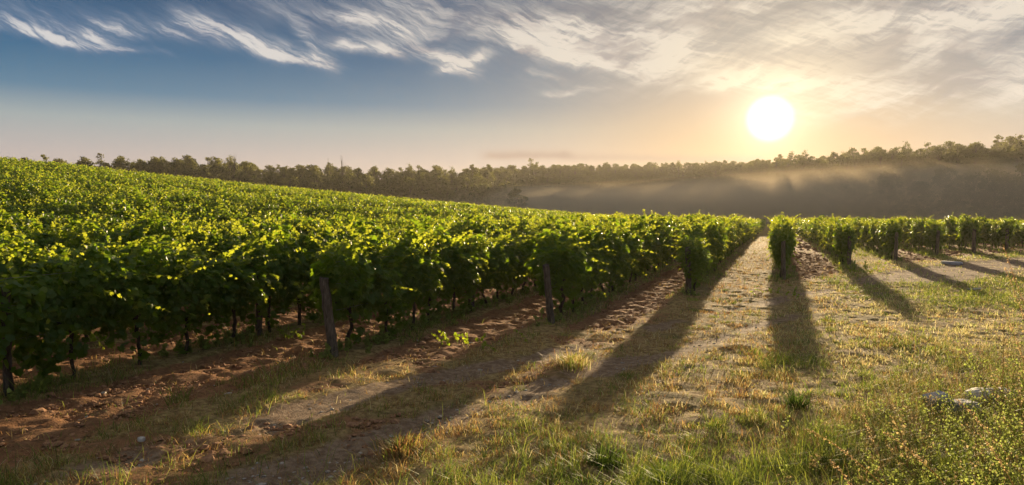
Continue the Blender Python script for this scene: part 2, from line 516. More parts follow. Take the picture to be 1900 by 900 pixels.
def axis(lo, hi, f0, f1, d):
    """grid lines: step d between f0 and f1, growing outwards"""
    mid = list(np.arange(f0, f1, d)); s = d; v = mid[-1]
    while v < hi: s *= 1.07; v += s; mid.append(v)
    s = d; v = f0; lo_l = []
    while v > lo: s *= 1.07; v -= s; lo_l.append(v)
    return np.array(lo_l[::-1] + mid)


def build_ground():
    xs = axis(-2600, 2600, -11.0, 12.0, 0.07); ys = axis(-600, 3200, 3.6, 42.0, 0.075)
    X, Y = np.meshgrid(xs, ys)
    soil, track, strip, infield = zones(X, Y)
    Z = terrain(X, Y)
    near = sstep(60, 25, np.hypot(X, Y))
    clod = fbm(X / 0.22, Y / 0.22, 41, 4) - 0.5
    clod2 = np.abs(fbm(X / 0.5, Y / 0.5, 47, 3) - 0.5)
    Z = Z + near * (soil * (clod * 0.19 - clod2 * 0.06 - 0.02) + (1 - soil) * ((fbm(X / 0.6, Y / 0.6, 43, 4) - 0.5) * 0.07 + (1 - track) * (fbm(X / 0.21, Y / 0.21, 49, 2) - 0.5) * 0.055)
                    - track * 0.05 + strip * 0.05 + (fbm(X / 3.1, Y / 3.1, 44, 2) - 0.5) * 0.10)
    ny, nx = X.shape
    V = np.stack([X.ravel(), Y.ravel(), Z.ravel()], 1)
    i, j = np.meshgrid(np.arange(ny - 1), np.arange(nx - 1), indexing='ij')
    a = (i * nx + j).ravel()
    F = np.stack([a, a + 1, a + nx + 1, a + nx], 1)
    m, nt, out = new_mat('ground_earth')
    at = attr(nt, 'zone'); sp = nt.nodes.new('ShaderNodeSeparateColor'); nt.links.new(at.outputs['Color'], sp.inputs[0])
    so_, tr_, gr_ = (Ex(nt, sp.outputs[q]) for q in range(3))
    tc = nt.nodes.new('ShaderNodeTexCoord'); P = tc.outputs['Object']
    n1, _ = noise(nt, P, 1.1, 6, 0.6)
    n2, _ = noise(nt, P, 9.0, 6, 0.65)
    n3, _ = noise(nt, P, 45.0, 4, 0.7)
    vo = nt.nodes.new('ShaderNodeTexVoronoi'); vo.inputs['Scale'].default_value = 26; nt.links.new(P, vo.inputs['Vector'])
    vd = Ex(nt, vo.outputs['Distance'])
    thatch = cmix(nt, n2.smooth(0.35, 0.68), (0.20, 0.12, 0.05), (0.50, 0.36, 0.15))
    thatch = cmix(nt, n1.smooth(0.45, 0.65) * 0.5, thatch, (0.13, 0.12, 0.04))
    soilc = cmix(nt, n2.smooth(0.3, 0.7), (0.17, 0.078, 0.036), (0.38, 0.19, 0.09))
    soilc = cmix(nt, n1.smooth(0.4, 0.7) * 0.5, soilc, (0.24, 0.14, 0.075))
    peb = vd.smooth(0.32, 0.12) * n3.smooth(0.45, 0.6)
    trackc = cmix(nt, n2.smooth(0.35, 0.7), (0.20, 0.125, 0.075), (0.38, 0.27, 0.175))
    trackc = cmix(nt, peb * 0.7, trackc, (0.42, 0.37, 0.31))
    c = cmix(nt, (so_ + (n2 - 0.5) * 1.0).smooth(0.3, 0.6), thatch, soilc)
    c = cmix(nt, (tr_ + (n2 - 0.5) * 0.7).smooth(0.3, 0.6), c, trackc)
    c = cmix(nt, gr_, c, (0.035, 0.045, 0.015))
    p = nt.nodes.new('ShaderNodeBsdfPrincipled'); p.inputs['Roughness'].default_value = 0.95
    p.inputs['Specular IOR Level'].default_value = 0.15
    nt.links.new(c, p.inputs['Base Color'])
    h = n2 * 0.7 + n3 * 0.35 + peb * 0.25
    nt.links.new(bump(nt, h, 1.0, 0.06), p.inputs['Normal'])
    nt.links.new(p.outputs[0], out.inputs[0])
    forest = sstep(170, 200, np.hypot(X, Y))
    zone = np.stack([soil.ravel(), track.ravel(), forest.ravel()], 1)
    o = mesh_np('ground', V, F, m, None, {'zone': zone}, True)
    tag(o, kind='structure')
    return o


build_ground()


def gz(x, y):
    """ground height with the coarse relief only"""
    return terrain(np.asarray(x, float), np.asarray(y, float))


def in_frame(x, y, z, mx=60, my=60):
    """pixel position (1900 wide) and depth of points"""
    d = -x * math.sin(YAW) + y * math.cos(YAW)
    X = x * math.cos(YAW) + y * math.sin(YAW)
    dd = np.maximum(d, 0.1)
    return CXP + FPX * X / dd, HOR - FPX * (z - CAM_H) / dd, d


# ------------------------------------------------------------------ vines
def canopy(seed, n, lod, size, length=1.3, shoots=10, stems=None):
    global rng
    keep, rng_ = rng, np.random.default_rng(seed)
    rng = rng_
    s = Soup()
    y = rng.uniform(-length / 2, length / 2, n)
    ph = rng.uniform(0, 6.28, 6)
    vb = np.cos(np.pi * y / length)                 # fuller over each trunk, thinner between vines
    top = 1.66 + 0.10 * vb + 0.13 * np.sin(y * 4.1 + ph[0]) + 0.09 * np.sin(y * 9 + ph[1])
    bot = 0.56 - 0.14 * vb + 0.16 * np.sin(y * 5.0 + ph[2]) + 0.12 * np.sin(y * 11 + ph[3])
    th = rng.uniform(0, 2 * np.pi, n)
    # more leaves on the flanks and the top than beneath
    th = np.where((np.sin(th) < -0.6) & (rng.random(n) < 0.6), rng.uniform(-0.3, np.pi + 0.3, n), th)
    lump = 1 + 0.30 * np.sin(y * 5 + th * 2 + ph[4]) + 0.24 * np.sin(y * 11 - th * 4 + ph[5])
    r = np.where(rng.random(n) < 0.8, rng.uniform(0.78, 1.08, n), rng.uniform(0.2, 0.8, n)) * lump
    cs, sn = np.cos(th), np.sin(th)
    hz, cz = (top - bot) / 2, (top + bot) / 2
    px = 0.30 * (0.62 + 0.48 * np.clip((cz + hz * sn - 0.4) / 1.3, 0, 1)) / 0.9 * (0.72 + 0.40 * vb) * np.sign(cs) * np.abs(cs) ** 0.75 * r * (1 - 0.25 * (sn < 0) * np.abs(sn))
    pz = cz + hz * np.sign(sn) * np.abs(sn) ** 0.85 * np.minimum(r, 1.06)
    P = np.stack([px, y, pz], 1)
    out = np.stack([cs, 0 * cs, sn * 0.6], 1)
    N = out + np.array([0, 0, 0.45]) + 0.55 * rng.standard_normal((n, 3))
    T = out * 0.5 + np.array([0, 0, -1.0]) + 0.5 * rng.standard_normal((n, 3))
    tint = np.clip(0.25 + 0.18 * rng.standard_normal(n) + 0.22 * (pz - 1.2), 0, 0.8)
    leaves(s, P, N, T, size * rng.uniform(0.65, 1.25, n), tint, lod)
    st = Soup()
    for k in range(shoots):
        side = rng.uniform(-1, 1)
        y0 = rng.uniform(-length / 2, length / 2)
        if rng.random() < 0.82:
            p0 = np.array([side * 0.28, y0, rng.uniform(1.45, 1.72)]); d = np.array([side * 0.45, rng.normal() * 0.35, 1.0]); L = rng.uniform(0.20, 0.60) if rng.random() < 0.88 else rng.uniform(0.55, 0.85)
        else:
            p0 = np.array([np.sign(side) * 0.36, y0, rng.uniform(0.7, 1.6)]); d = np.array([np.sign(side) * 0.7, rng.normal() * 0.8, rng.normal() * 0.6 + 0.1]); L = rng.uniform(0.15, 0.5)
        d = d / np.linalg.norm(d); m = 7
        t = np.linspace(0, 1, m)[:, None]
        bend = np.array([side * 0.5, rng.normal() * 0.4, -0.7]) * (0.35 + 0.3 * rng.random())
        pts = p0 + d * L * t + bend * L * t ** 2
        if lod == 0: tube(s, pts, np.linspace(0.004, 0.0015, m), 4, 0.85)
        nl = max(3, int(L / (0.055 if lod == 0 else 0.09)))
        q = np.linspace(0.12, 1, nl)[:, None]
        pos = p0 + d * L * q + bend * L * q ** 2
        alt = np.where(np.arange(nl) % 2, 1, -1)[:, None]
        sd_ = unit(np.cross(d, [0, 0, 1.0]) + 0.01) * alt
        Nn = np.array([0, 0, 0.8]) + 0.7 * rng.standard_normal((nl, 3)) + sd_ * 0.4
        Tt = sd_ + np.array([0, 0, -0.5]) + 0.3 * rng.standard_normal((nl, 3))
        leaves(s, pos, Nn, Tt, size * (1.0 - 0.6 * q[:, 0]) * rng.uniform(0.8, 1.1, nl), 0.55 + 0.45 * q[:, 0], lod)
    rng = keep
    return s, st


def trunk_soup(seed, detail=True):
    r = np.random.default_rng(seed)
    s = Soup(); m = 9 if detail else 4
    t = np.linspace(0, 1, m)
    wob = np.cumsum(r.normal(0, 0.016, (m, 2)), axis=0) * (9 / m) ** 0.5
    pts = np.stack([wob[:, 0], wob[:, 1], -0.06 + 0.86 * t], 1)
    rad = np.interp(t, [0, 0.1, 0.8, 1], [0.042, 0.027, 0.024, 0.034]) * r.uniform(0.9, 1.2)
    tube(s, pts, rad, 8 if detail else 4, 0.5, 0.10 if detail else 0, r)
    if detail:                                       # the fruiting arms along the wire
        for sg in (-1, 1):
            a = pts[-1] + np.stack([r.normal(0, .01, 6), sg * np.linspace(0, 0.52, 6), 0.02 + 0.05 * np.sin(np.linspace(0, 2.5, 6))], 1)
            tube(s, a, np.linspace(0.022, 0.010, 6), 6, 0.5, 0.08, r)
    return s


def ordinal(n):
    return f"{n}{'th' if 10 <= n % 100 <= 20 else {1: 'st', 2: 'nd', 3: 'rd'}.get(n % 10, 'th')}"


all_rows = sorted(ROWS + LEFT_ROWS)
vines = []                                           # x, y, row index from the left edge row, ordinal in its row
vr = np.random.default_rng(3)
for (rx, ry) in all_rows:
    yy = ry + 0.55; k = 0
    while yy < Y_END - 2:
        if rx > crest_x(min(max(yy, 5), 175)) - 4:
            k += 1
            if not (rx > 7 and vr.random() < 0.08):
                vines.append((rx + vr.normal(0, 0.05), yy + vr.normal(0, 0.06), rx, k))
        yy += 0.98
VN = np.array(vines)
vz = gz(VN[:, 0], VN[:, 1])
pxx, pyy, dep = in_frame(VN[:, 0], VN[:, 1], vz + 1.6)
vis = (dep > 1.5) & (pxx > -420) & (pxx < 2320)
VN, vz, pxx, dep = VN[vis], vz[vis], pxx[vis], dep[vis]
# what stands in front: rows nearer than this one hide most of it
hidden = np.where(VN[:, 2] < -9.5, 1.0 + 0.16 * (-9.4 - VN[:, 2]), 1.0)
strict = (pxx > 12) & (pxx < 1890)
score = np.where(strict, dep * hidden, 1e6 + dep)
order = np.argsort(score)
near = np.zeros(len(VN), bool); near[order[:295]] = True

HI = []
for k in range(9):
    s, st = canopy(100 + k, 1080, 0, 0.102, 1.35, 26)
    HI.append((s, st))
HI_MESH, TR_MESH, ST_MESH = [], [], []
first_used = {}
row_from_left = {rx: i for i, (rx, _) in enumerate(sorted(ROWS)[1:], 1)}


def vine_label(rx, k, kk):
    if rx in row_from_left:
        i = row_from_left[rx]
        return f"grape vine, {ordinal(k)} behind the end post of the {ordinal(i)} posted row from left"
    if rx > -9.5:
        return f"leafy grape vine, {ordinal(kk)} from the left edge in the nearest dark row"
    b = int(round((-9.4 - rx) / 2.5))
    return f"leafy grape vine on the slope, {ordinal(kk)} from left edge, {ordinal(b)} row behind the nearest"


def add_child(parent, src, loc=(0, 0, 0)):
    c = src.copy(); COL.objects.link(c); c.parent = parent
    return c


near_idx = [i for i in np.where(near)[0]]
cnt = {}
proto = {}
for i in sorted(near_idx, key=lambda q: (VN[q, 2], pxx[q])):
    x, y, rx, k = VN[i]; x += vr.normal(0, 0.04); cnt[rx] = cnt.get(rx, 0) + 1
    root = bpy.data.objects.new('grape_vine', None); COL.objects.link(root)
    root.location = (x, y, vz[i])
    sgn = 1 if vr.random() < 0.5 else -1
    root.rotation_euler = (0, 0, (0 if sgn > 0 else math.pi) + vr.normal(0, 0.06))
    # a shade lower on the front rows' ends, uneven everywhere
    sz = vr.uniform(0.84, 1.13); root.scale = (vr.uniform(0.95, 1.15) * 1.20 if rx < -3 else vr.uniform(0.62, 1.0), 1.0, sz * (1.04 if rx < -3 else 1.0))
    tag(root, vine_label(round(rx, 3) if round(rx, 3) in row_from_left else rx, int(k), cnt[rx]), 'grape vine', 'grape vines trained along the trellis rows')
    v = int(vr.integers(0, 9))
    if v not in proto:
        t_ = trunk_soup(300 + v).build('trunk', M_BARK, root, True)
        f_ = HI[v][0].build('foliage', M_VINE, root)
        proto[v] = (t_, f_)
    else:
        for q in proto[v]: add_child(root, q)

# the rest of the vineyard: past 300 vines, one object
def merge_many(name, variants, mat, items):
    """items: (x, y, z, rot, sx, sz, variant)"""
    Vs, Fs, Ss, As, n = [], [], [], [], 0
    arr = [v.arrays() for v in variants]
    for (x, y, z, rot, sx, sz, v) in items:
        V, F, S, A = arr[v]
        c, s_ = math.cos(rot), math.sin(rot)
        W = np.empty_like(V)
        W[:, 0] = x + sx * (V[:, 0] * c - V[:, 1] * s_); W[:, 1] = y + (V[:, 0] * s_ + V[:, 1] * c) * (1.0 if sx < 1.3 else sx)
        W[:, 2] = z + V[:, 2] * sz
        Vs.append(W); Fs.append(F + n); Ss.append(S); As.append(A); n += len(V)
    return mesh_np(name, np.concatenate(Vs), np.concatenate(Fs), mat, None, {'tint': np.concatenate(As)}, False, np.concatenate(Ss))


var = []
for k in range(6): var.append(canopy(500 + k, 640, 1, 0.115, 1.25, 16)[0])
for k in range(6): var.append(canopy(520 + k, 290, 1, 0.15, 1.25, 11)[0])
for k in range(6): var.append(canopy(540 + k, 150, 2, 0.20, 1.25, 8)[0])
items, titems = [], []
tv = [trunk_soup(600 + k, False) for k in range(4)]
for i in np.where(~near)[0]:
    x, y, rx, k = VN[i]
    lod = 0 if dep[i] < 42 else (1 if dep[i] < 85 else 2)
    items.append((x, y, vz[i], (0 if vr.random() < 0.5 else math.pi) + vr.normal(0, 0.05), vr.uniform(0.9, 1.15), vr.uniform(0.9, 1.1), lod * 6 + int(vr.integers(0, 6))))
    titems.append((x, y, vz[i], 0, 1, 1, int(vr.integers(0, 4))))
rest = merge_many('vineyard_rows', var, M_VINE, items)
tag(rest, 'green leafy vine rows filling the slope and the far field', 'vineyard', kind='stuff')
tr = merge_many('trunks', tv, M_BARK, titems); tr.parent = rest
print('vines', len(VN), 'rest', len(items), 'faces', len(rest.data.polygons))


# ------------------------------------------------------------------ posts
def post(x, y, h, rad, lean=(0, 0), seed=0, label='', split=False):
    r = np.random.default_rng(seed)
    s = Soup(); n = 14; m = 16
    t = np.linspace(0, 1, m)
    pts = np.stack([lean[0] * h * t + r.normal(0, .004, m), lean[1] * h * t + r.normal(0, .004, m), -0.12 + (h + 0.12) * t], 1)
    rr = rad * (1.08 - 0.14 * t)
    th = np.linspace(0, 2 * np.pi, n, endpoint=False)
    prof = 1 + 0.10 * np.sin(3 * th + seed) + 0.06 * r.standard_normal(n)
    V = pts[:, None] + np.stack([np.cos(th) * prof, np.sin(th) * prof, 0 * th], 1)[None] * rr[:, None, None] * (1 + 0.03 * r.standard_normal((m, n, 1)))
    V[-1, :, 2] += 0.02 * np.cos(th + seed) + 0.006 * r.standard_normal(n)
    V = V.reshape(-1, 3)
    i, j = np.meshgrid(np.arange(m - 1), np.arange(n), indexing='ij'); i, j = i.ravel(), j.ravel(); j2 = (j + 1) % n
    s.add(V, np.stack([i * n + j, i * n + j2, (i + 1) * n + j2, (i + 1) * n + j], 1))
    topc = V[-n:].mean(0) - [0, 0, 0.006]
    s.add(np.concatenate([V[-n:], topc[None]]), np.stack([np.arange(n), (np.arange(n) + 1) % n, np.full(n, n)], 1))
    o = s.build('wooden_post', M_POST)
    o.location = (x, y, float(gz(x, y)))
    tag(o, label, 'post', 'wooden posts of the trellis rows')
    return o


sr = sorted(ROWS)
nth = ['', '1st', '2nd', '3rd', '4th', '5th', '6th', '7th', '8th', '9th', '10th', '11th', '12th']
LB = {1: 'thick weathered post leaning left beside the reddish soil, leftmost big post',
      2: 'brown leaning end post bare at its top beside the tilled red soil',
      3: 'end post wrapped in trailing vine leaves where the long shadow starts',
      4: 'dark upright end post of the lone row below the sun, vines on both flanks',
      5: 'leafy end post right of the bare dark soil strip below the sun',
      6: 'thick dark end post in shade just left of the dry yellow grass',
      7: 'slim end post above the flat pale stone by the dry grass',
      8: 'dark end post standing behind the stony track at the far right',
      9: 'faint end post beside the right edge of the photo'}
for i, lean in ((1, (-0.10, -0.07)), (2, (-0.08, -0.09)), (3, (-0.02, -0.05)), (4, (-0.02, -0.04)), (5, (0, -0.03)), (6, (0.02, 0)), (7, (0.04, 0)), (8, (0, 0)), (9, (0, 0))):
    x, y = sr[i]
    h = {1: 1.36, 2: 1.30}.get(i, 1.42)
    post(x, y - 0.05, h, 0.075 if i < 6 else 0.085, lean, 40 + i, LB[i])
post(-9.4, 10.6, 1.5, 0.06, (0.02, 0), 60, 'dark post inside the nearest row, left of the thick leaning post')
post(-9.4, 5.9, 1.5, 0.05, (0.02, 0), 61, 'post hidden in leaves at the left end of the nearest row')
for i in (1, 2, 3, 4, 5, 6):
    x, y = sr[i]
    post(x, y + 5.6, 1.6, 0.045, (0, 0), 70 + i, f'thin post among leaves, just behind the end post of {nth[i]} posted row from left')

# trellis wires, one thing per row
for i in range(0, 8):
    x, y = sr[i]
    w = Soup()
    y1 = y + 34
    for h in (0.80, 1.25, 1.62):
        yy = np.linspace(y, y1, 12); 
        tube(w, np.stack([np.full(12, x), yy, gz(np.full(12, x), yy) + h - 0.015 * np.sin(np.linspace(0, 18, 12)) ** 2], 1), 0.003, 4)
    o = w.build('trellis_wires', M_WIRE)
    tag(o, f"thin steel wires strung through {'the nearest dark row' if i == 0 else 'the ' + nth[i] + ' posted row from left'}", 'wires', 'wires of the trellis rows')


# ------------------------------------------------------------------ trees
def tree_soups(seed, H=12.0, ncl=34, per=42, leaf=0.42, spread=3.0, sparse=False, dead=False):
    global rng
    keep, rng_ = rng, np.random.default_rng(seed); rng = rng_
    cr, tk = Soup(), Soup()
    bend = rng.normal(0, 0.5, 2)
    t = np.linspace(0, 1, 7)[:, None]
    stem = np.concatenate([bend * t ** 2, t * H * 0.86], 1); stem[:, 2] -= 0.4
    tube(tk, stem, np.linspace(0.22, 0.05, 7) * (H / 12), 6, 0.4, 0.06, rng)
    low = 0.25 if sparse else 0.07
    cl = []
    for k in range(ncl):
        f = rng.uniform(low, 1.0)
        rr = spread * math.sin(math.pi * min(1, (f - low) / (1 - low) * 0.82 + 0.16)) ** 0.7
        a = rng.uniform(0, 2 * math.pi)
        d = rr * rng.uniform(0.35, 1.0)
        c = np.array([math.cos(a) * d, math.sin(a) * d, f * H * (1 - 0.05 * rng.random())])
        c[:2] += bend * f ** 2
        cl.append(c)
        if k % 2 == 0 or sparse:
            f0 = max(0.12, f - 0.16 - 0.1 * rng.random()); b = np.array([*(bend * f0 ** 2), f0 * H * 0.86])
            q = np.linspace(0, 1, 4)[:, None]
            tube(tk, b + (c - b) * q + np.array([0, 0, -0.25]) * np.sin(q * math.pi), np.linspace(0.075, 0.02, 4), 4, 0.4, 0, rng)
    if not dead:
        for c in cl:
            R_ = rng.uniform(0.45, 1.15) * (0.8 if sparse else 1.0)
            n = int(per * rng.uniform(0.6, 1.3))
            d = unit(rng.standard_normal((n, 3)))
            P = c + d * R_ * rng.uniform(0.5, 1.08, (n, 1)) * np.array([1.15, 1.15, 0.7])
            N = d + 0.6 * rng.standard_normal((n, 3)); T = rng.standard_normal((n, 3)) + d * 0.4
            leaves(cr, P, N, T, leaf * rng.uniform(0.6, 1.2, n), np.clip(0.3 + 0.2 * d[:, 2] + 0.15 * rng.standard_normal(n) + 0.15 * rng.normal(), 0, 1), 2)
    rng = keep
    return cr, tk


KINDS = []
for k in range(6): KINDS.append(('broadleaf', *tree_soups(800 + k, 11.5, 62, 50, 0.33, 3.9)))
for k in range(3): KINDS.append(('sparse', *tree_soups(820 + k, 12.6, 34, 26, 0.30, 2.4, True)))
for k in range(2): KINDS.append(('bush', *tree_soups(840 + k, 6.5, 22, 46, 0.40, 2.7)))
DEAD = tree_soups(860, 13, 16, 0, 0.4, 2.2, True, True)

fr = np.random.default_rng(12)
cand = []
pp = np.linspace(-180, 2080, 700)
for _ in range(9500):
    px = fr.uniform(-200, 2100); ph_, cs = px_phi(px)
    r0, r1 = np.interp(ph_, _ph, _r0), np.interp(ph_, _ph, _r1)
    rho = math.sqrt(fr.uniform(r0 ** 2, (r1 + 26) ** 2))
    cand.append((rho * math.sin(ph_), rho * math.cos(ph_), rho, px, (rho - r0) / (r1 - r0)))
cand.sort(key=lambda c: c[2])
grid, trees_ = {}, []
for c in cand:
    gap = 4.3 if c[4] < 0.15 else 5.4
    g = (int(c[0] // 5), int(c[1] // 5))
    if any((c[0] - o_[0]) ** 2 + (c[1] - o_[1]) ** 2 < gap * gap for a in (-1, 0, 1) for b in (-1, 0, 1) for o_ in grid.get((g[0] + a, g[1] + b), ())): continue
    grid.setdefault(g, []).append(c); trees_.append(c)
print('trees', len(trees_))
# the front line and the skyline trees stand as individuals, the mass between them as one wood
indiv, mass = [], []
sky = {}
for c in trees_:
    h = fr.uniform(0.76, 1.10) if c[3] < 1400 else fr.uniform(0.72, 1.28)
    z = float(gz(c[0], c[1]))
    top = (z + 11.5 * h - CAM_H) / c[2]
    c = (*c, h, z, top)
    b = int(c[3] // 22)
    if b not in sky or sky[b][-1] < top:
        sky[b] = c
    mass.append(c)
skyset = {id(v) for v in sky.values()}
fb = {}
for c in mass:
    b = int(c[3] // 16)
    fb.setdefault(b, []).append(c)
frontset = set()
for b, l in fb.items():
    for c in sorted(l, key=lambda q: q[2])[:1]: frontset.add(id(c))
tp = {}


def put_tree(c, kind, label, group, cat='tree', name=None, sc=None):
    idxs = [q for q, kk in enumerate(KINDS) if kk[0] == kind]
    v = idxs[int(fr.integers(0, len(idxs)))]
    root = bpy.data.objects.new(name or {'broadleaf': 'broadleaf_tree', 'sparse': 'sparse_tree', 'bush': 'bushy_tree'}[kind], None)
    COL.objects.link(root)
    root.location = (c[0], c[1], c[6]); root.rotation_euler = (0, 0, fr.uniform(0, 6.28))
    s_ = sc or c[5]; root.scale = (s_ * fr.uniform(0.9, 1.15), s_ * fr.uniform(0.9, 1.15), s_)
    tag(root, label, cat, group)
    if v not in tp:
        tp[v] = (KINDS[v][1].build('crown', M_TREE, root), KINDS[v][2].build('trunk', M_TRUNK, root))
    else:
        for q in tp[v]: add_child(root, q)
    return root


mitems, n_ind = [], 0
for c in mass:
    front, skyl = id(c) in frontset, id(c) in skyset
    px = c[3]
    if (front or skyl) and -40 < px < 1940 and n_ind < 280:
        n_ind += 1
        side = 'left wood' if px < 960 else ('middle hill' if px < 1430 else 'right ridge')
        if skyl:
            kind = 'sparse' if fr.random() < (0.22 if px < 960 else (0.4 if px > 1430 else 0.1)) else 'broadleaf'
            lab = {'left wood': 'dark tree whose top breaks the skyline of the wood behind the left slope',
                   'middle hill': 'far tree on the low skyline of the hazy middle hill',
                   'right ridge': 'dark tree standing against the glowing sky along the right ridge'}[side]
            grp = f'skyline trees of the {side}'
        else:
            kind = 'bush' if fr.random() < 0.35 else 'broadleaf'
            lab = {'left wood': 'shaded tree at the foot of the wood behind the left slope',
                   'middle hill': 'misty tree at the foot of the hazy middle hill',
                   'right ridge': 'misty brown tree at the foot of the right ridge'}[side]
            grp = f'front trees of the {side}'
        if kind == 'sparse': lab = lab.replace('tree', 'thin open tree', 1)
        if kind == 'bush': lab = lab.replace('tree', 'low bushy tree', 1)
        put_tree(c, kind, lab, grp)
    else:
        q = fr.random()
        v = int(fr.integers(0, 6)) if q < 0.75 else (int(fr.integers(6, 9)) if q < 0.85 else int(fr.integers(9, 11)))
        mitems.append((c[0], c[1], c[6], fr.uniform(0, 6.28), c[5], c[5], v))
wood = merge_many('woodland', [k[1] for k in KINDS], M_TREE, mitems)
tag(wood, 'hazy mass of dark woodland covering the hills behind the vineyard', 'woodland', kind='stuff')
wt = merge_many('trunks', [k[2] for k in KINDS], M_TRUNK, mitems); wt.parent = wood
print('individual trees', n_ind, 'wood faces', len(wood.data.polygons))


def at_px(px, rho):
    ph_, _ = px_phi(px); x, y = rho * math.sin(ph_), rho * math.cos(ph_)
    return (x, y, rho, px, 0, 1.0, float(gz(x, y)))


# single trees one can pick out
put_tree(at_px(43, 128), 'bush', 'small dark tree poking up behind the crest of the slope at far left', None, sc=0.62)
put_tree(at_px(985, 436), 'sparse', 'lone tall tree rising above the skyline just right of the left wood', None, sc=1.45)
put_tree(at_px(165, 175), 'bush', 'low round tree on the left skyline between the crest and the wood', None, sc=1.0)
put_tree(at_px(960, 236), 'broadleaf', 'pale green tree at the right end of the left wood in mist', None, sc=0.95)
put_tree(at_px(938, 160), 'bush', 'small pale round bush at the far edge of the vines below the misty gap', None, 'bush', 'round_bush', sc=0.32)
for n_, (px, rho) in enumerate(((612, 250), (637, 252), (435, 248))):
    c = at_px(px, rho)
    o = DEAD[1].build('bare_tree', M_TRUNK)
    o.location = (c[0], c[1], c[6] + 1.5); o.rotation_euler = (0, 0, n_ * 2.0); o.scale = (0.9, 0.9, (1.12, 1.2, 1.05)[n_])
    tag(o, ('bare grey treetop, left one of a close pair above the left wood', 'bare grey treetop, right one of a close pair above the left wood',
            'bare thin treetop alone above the leafy crowns of the left wood')[n_], 'bare tree')

# far blue hills beyond the crest on the left
def far_hills():
    xs = np.linspace(-0.75, 0.9, 160); V, F = [], []
    for i, a in enumerate(xs):
        phi = a - YAW; r = 900
        px = CXP + FPX * math.tan(a) if abs(a) < 1.2 else 0
        h = 36 + 14 * math.exp(-((px - 110) / 60) ** 2) + 9 * float(fbm(np.array([a * 14.0]), np.array([0.5]), 91, 3)[0])
        for k, (rr, hh) in enumerate(((r - 200, -3), (r - 90, h * 0.55), (r, h), (r + 120, h * 0.6), (r + 250, -3))):
            V.append((rr * math.sin(phi), rr * math.cos(phi), hh))
    for i in range(len(xs) - 1):
        for k in range(4):
            a = i * 5 + k; F.append((a, a + 1, a + 6, a + 5))
    m = stony('far_hill', (0.05, 0.07, 0.05), (0.08, 0.09, 0.06), 0.01)
    o = mesh_np('hills', np.array(V), F, m, None, None, True); tag(o, kind='structure')


far_hills()


# ------------------------------------------------------------------ grass
def blades(name, x, y, h, w, hue, lean, label, bend=0.5, seg=2, z0=None):
    n = len(x)
    r = np.random.default_rng(len(x))
    z = gz(x, y) if z0 is None else z0
    a = r.uniform(0, 2 * np.pi, n)
    side = np.stack([np.cos(a), np.sin(a), 0 * a], 1)
    b = a + np.pi / 2 + r.normal(0, 0.6, n)
    ld = np.stack([np.cos(b), np.sin(b), 0 * b], 1)
    base = np.stack([x, y, z - 0.02], 1)
    up = np.array([0, 0, 1.0])
    lean = np.broadcast_to(lean, (n,)) * r.uniform(0.3, 1.6, n)
    d0 = unit(up + ld * lean[:, None])
    mid = base + d0 * (h * 0.55)[:, None]
    tip = mid + unit(up * (1 - bend) + ld * (lean + bend)[:, None]) * (h * 0.5)[:, None]
    w = np.broadcast_to(w, (n,))[:, None]
    V = np.stack([base - side * w, base + side * w, mid + side * w * 0.7, mid - side * w * 0.7, tip], 1).reshape(-1, 3)
    k = np.arange(n) * 5
    F = np.stack([k, k + 1, k + 2, k + 3], 1).ravel(); F2 = np.stack([k + 3, k + 2, k + 4], 1).ravel()
    o = mesh_np(name, V, np.concatenate([F, F2]), M_GRASS, None, {'hue': np.repeat(hue, 5, axis=0)}, False,
                np.concatenate([np.full(n, 4, np.int32), np.full(n, 3, np.int32)]))
    return tag(o, label, 'grass' if 'grass' in name else 'weeds', kind='stuff')


C_PALE = np.array([0.78, 0.66, 0.33]); C_GOLD = np.array([0.56, 0.38, 0.12]); C_GREEN = np.array([0.13, 0.20, 0.028])
C_LIME = np.array([0.33, 0.38, 0.06]); C_RUST = np.array([0.36, 0.18, 0.07]); C_DULL = np.array([0.22, 0.22, 0.09])


def scatter(px0, px1, d0, d1, dens0, n_max, seed):
    """random ground points inside the view wedge, density per m2 falling with distance squared"""
    r = np.random.default_rng(seed)
    n = n_max
    d = np.exp(r.uniform(math.log(d0), math.log(d1), n))
    a = np.arctan((r.uniform(px0, px1, n) - CXP) / FPX)
    X = d * np.tan(a)
    x = X * math.cos(YAW) - d * math.sin(YAW); y = X * math.sin(YAW) + d * math.cos(YAW)
    return x, y, d, r


def relief(x, y):
    soil, track, strip, infield = zones(x, y)
    near = sstep(60, 25, np.hypot(x, y))
    z = terrain(x, y) + near * (-track * 0.05 + strip * 0.05 - soil * 0.03 + (fbm(x / 3.1, y / 3.1, 44, 2) - 0.5) * 0.10)
    return z, soil, track, strip, infield


x, y, d, r = scatter(-330, 2230, 5.0, 75, 0, 1080000, 5)
z, soil, track, strip, infield = relief(x, y)
patch = fbm(x / 1.7, y / 1.7, 61, 4); patch2 = fbm(x / 0.55, y / 0.55, 67, 3); big = fbm(x / 5.5, y / 5.5, 71, 2)
cover = 1.0 * sstep(0.30, 0.47, patch * 0.6 + patch2 * 0.4)
cover = 0.12 + 0.88 * cover
cover *= (1 - 0.93 * sstep(0.25, 0.65, soil)) * (1 - 0.90 * sstep(0.25, 0.6, track))
cover = np.where(strip > 0.3, 0.9 * sstep(0.32, 0.5, patch), cover)
right = sstep(-2.5, 2.0, x - (y - 14) * 0.12)       # the dewy pale side
nearleft = 1 - right
cover *= np.where(nearleft > 0.5, 0.55, 1.0)
keep = (r.random(len(x)) < cover) & ~((infield > 0.5) & (x < -13))
x, y, d, z, patch, patch2, big, right, strip, infield = (q[keep] for q in (x, y, d, z, patch, patch2, big, right, strip, infield))
n = len(x)
g = r.random(n)
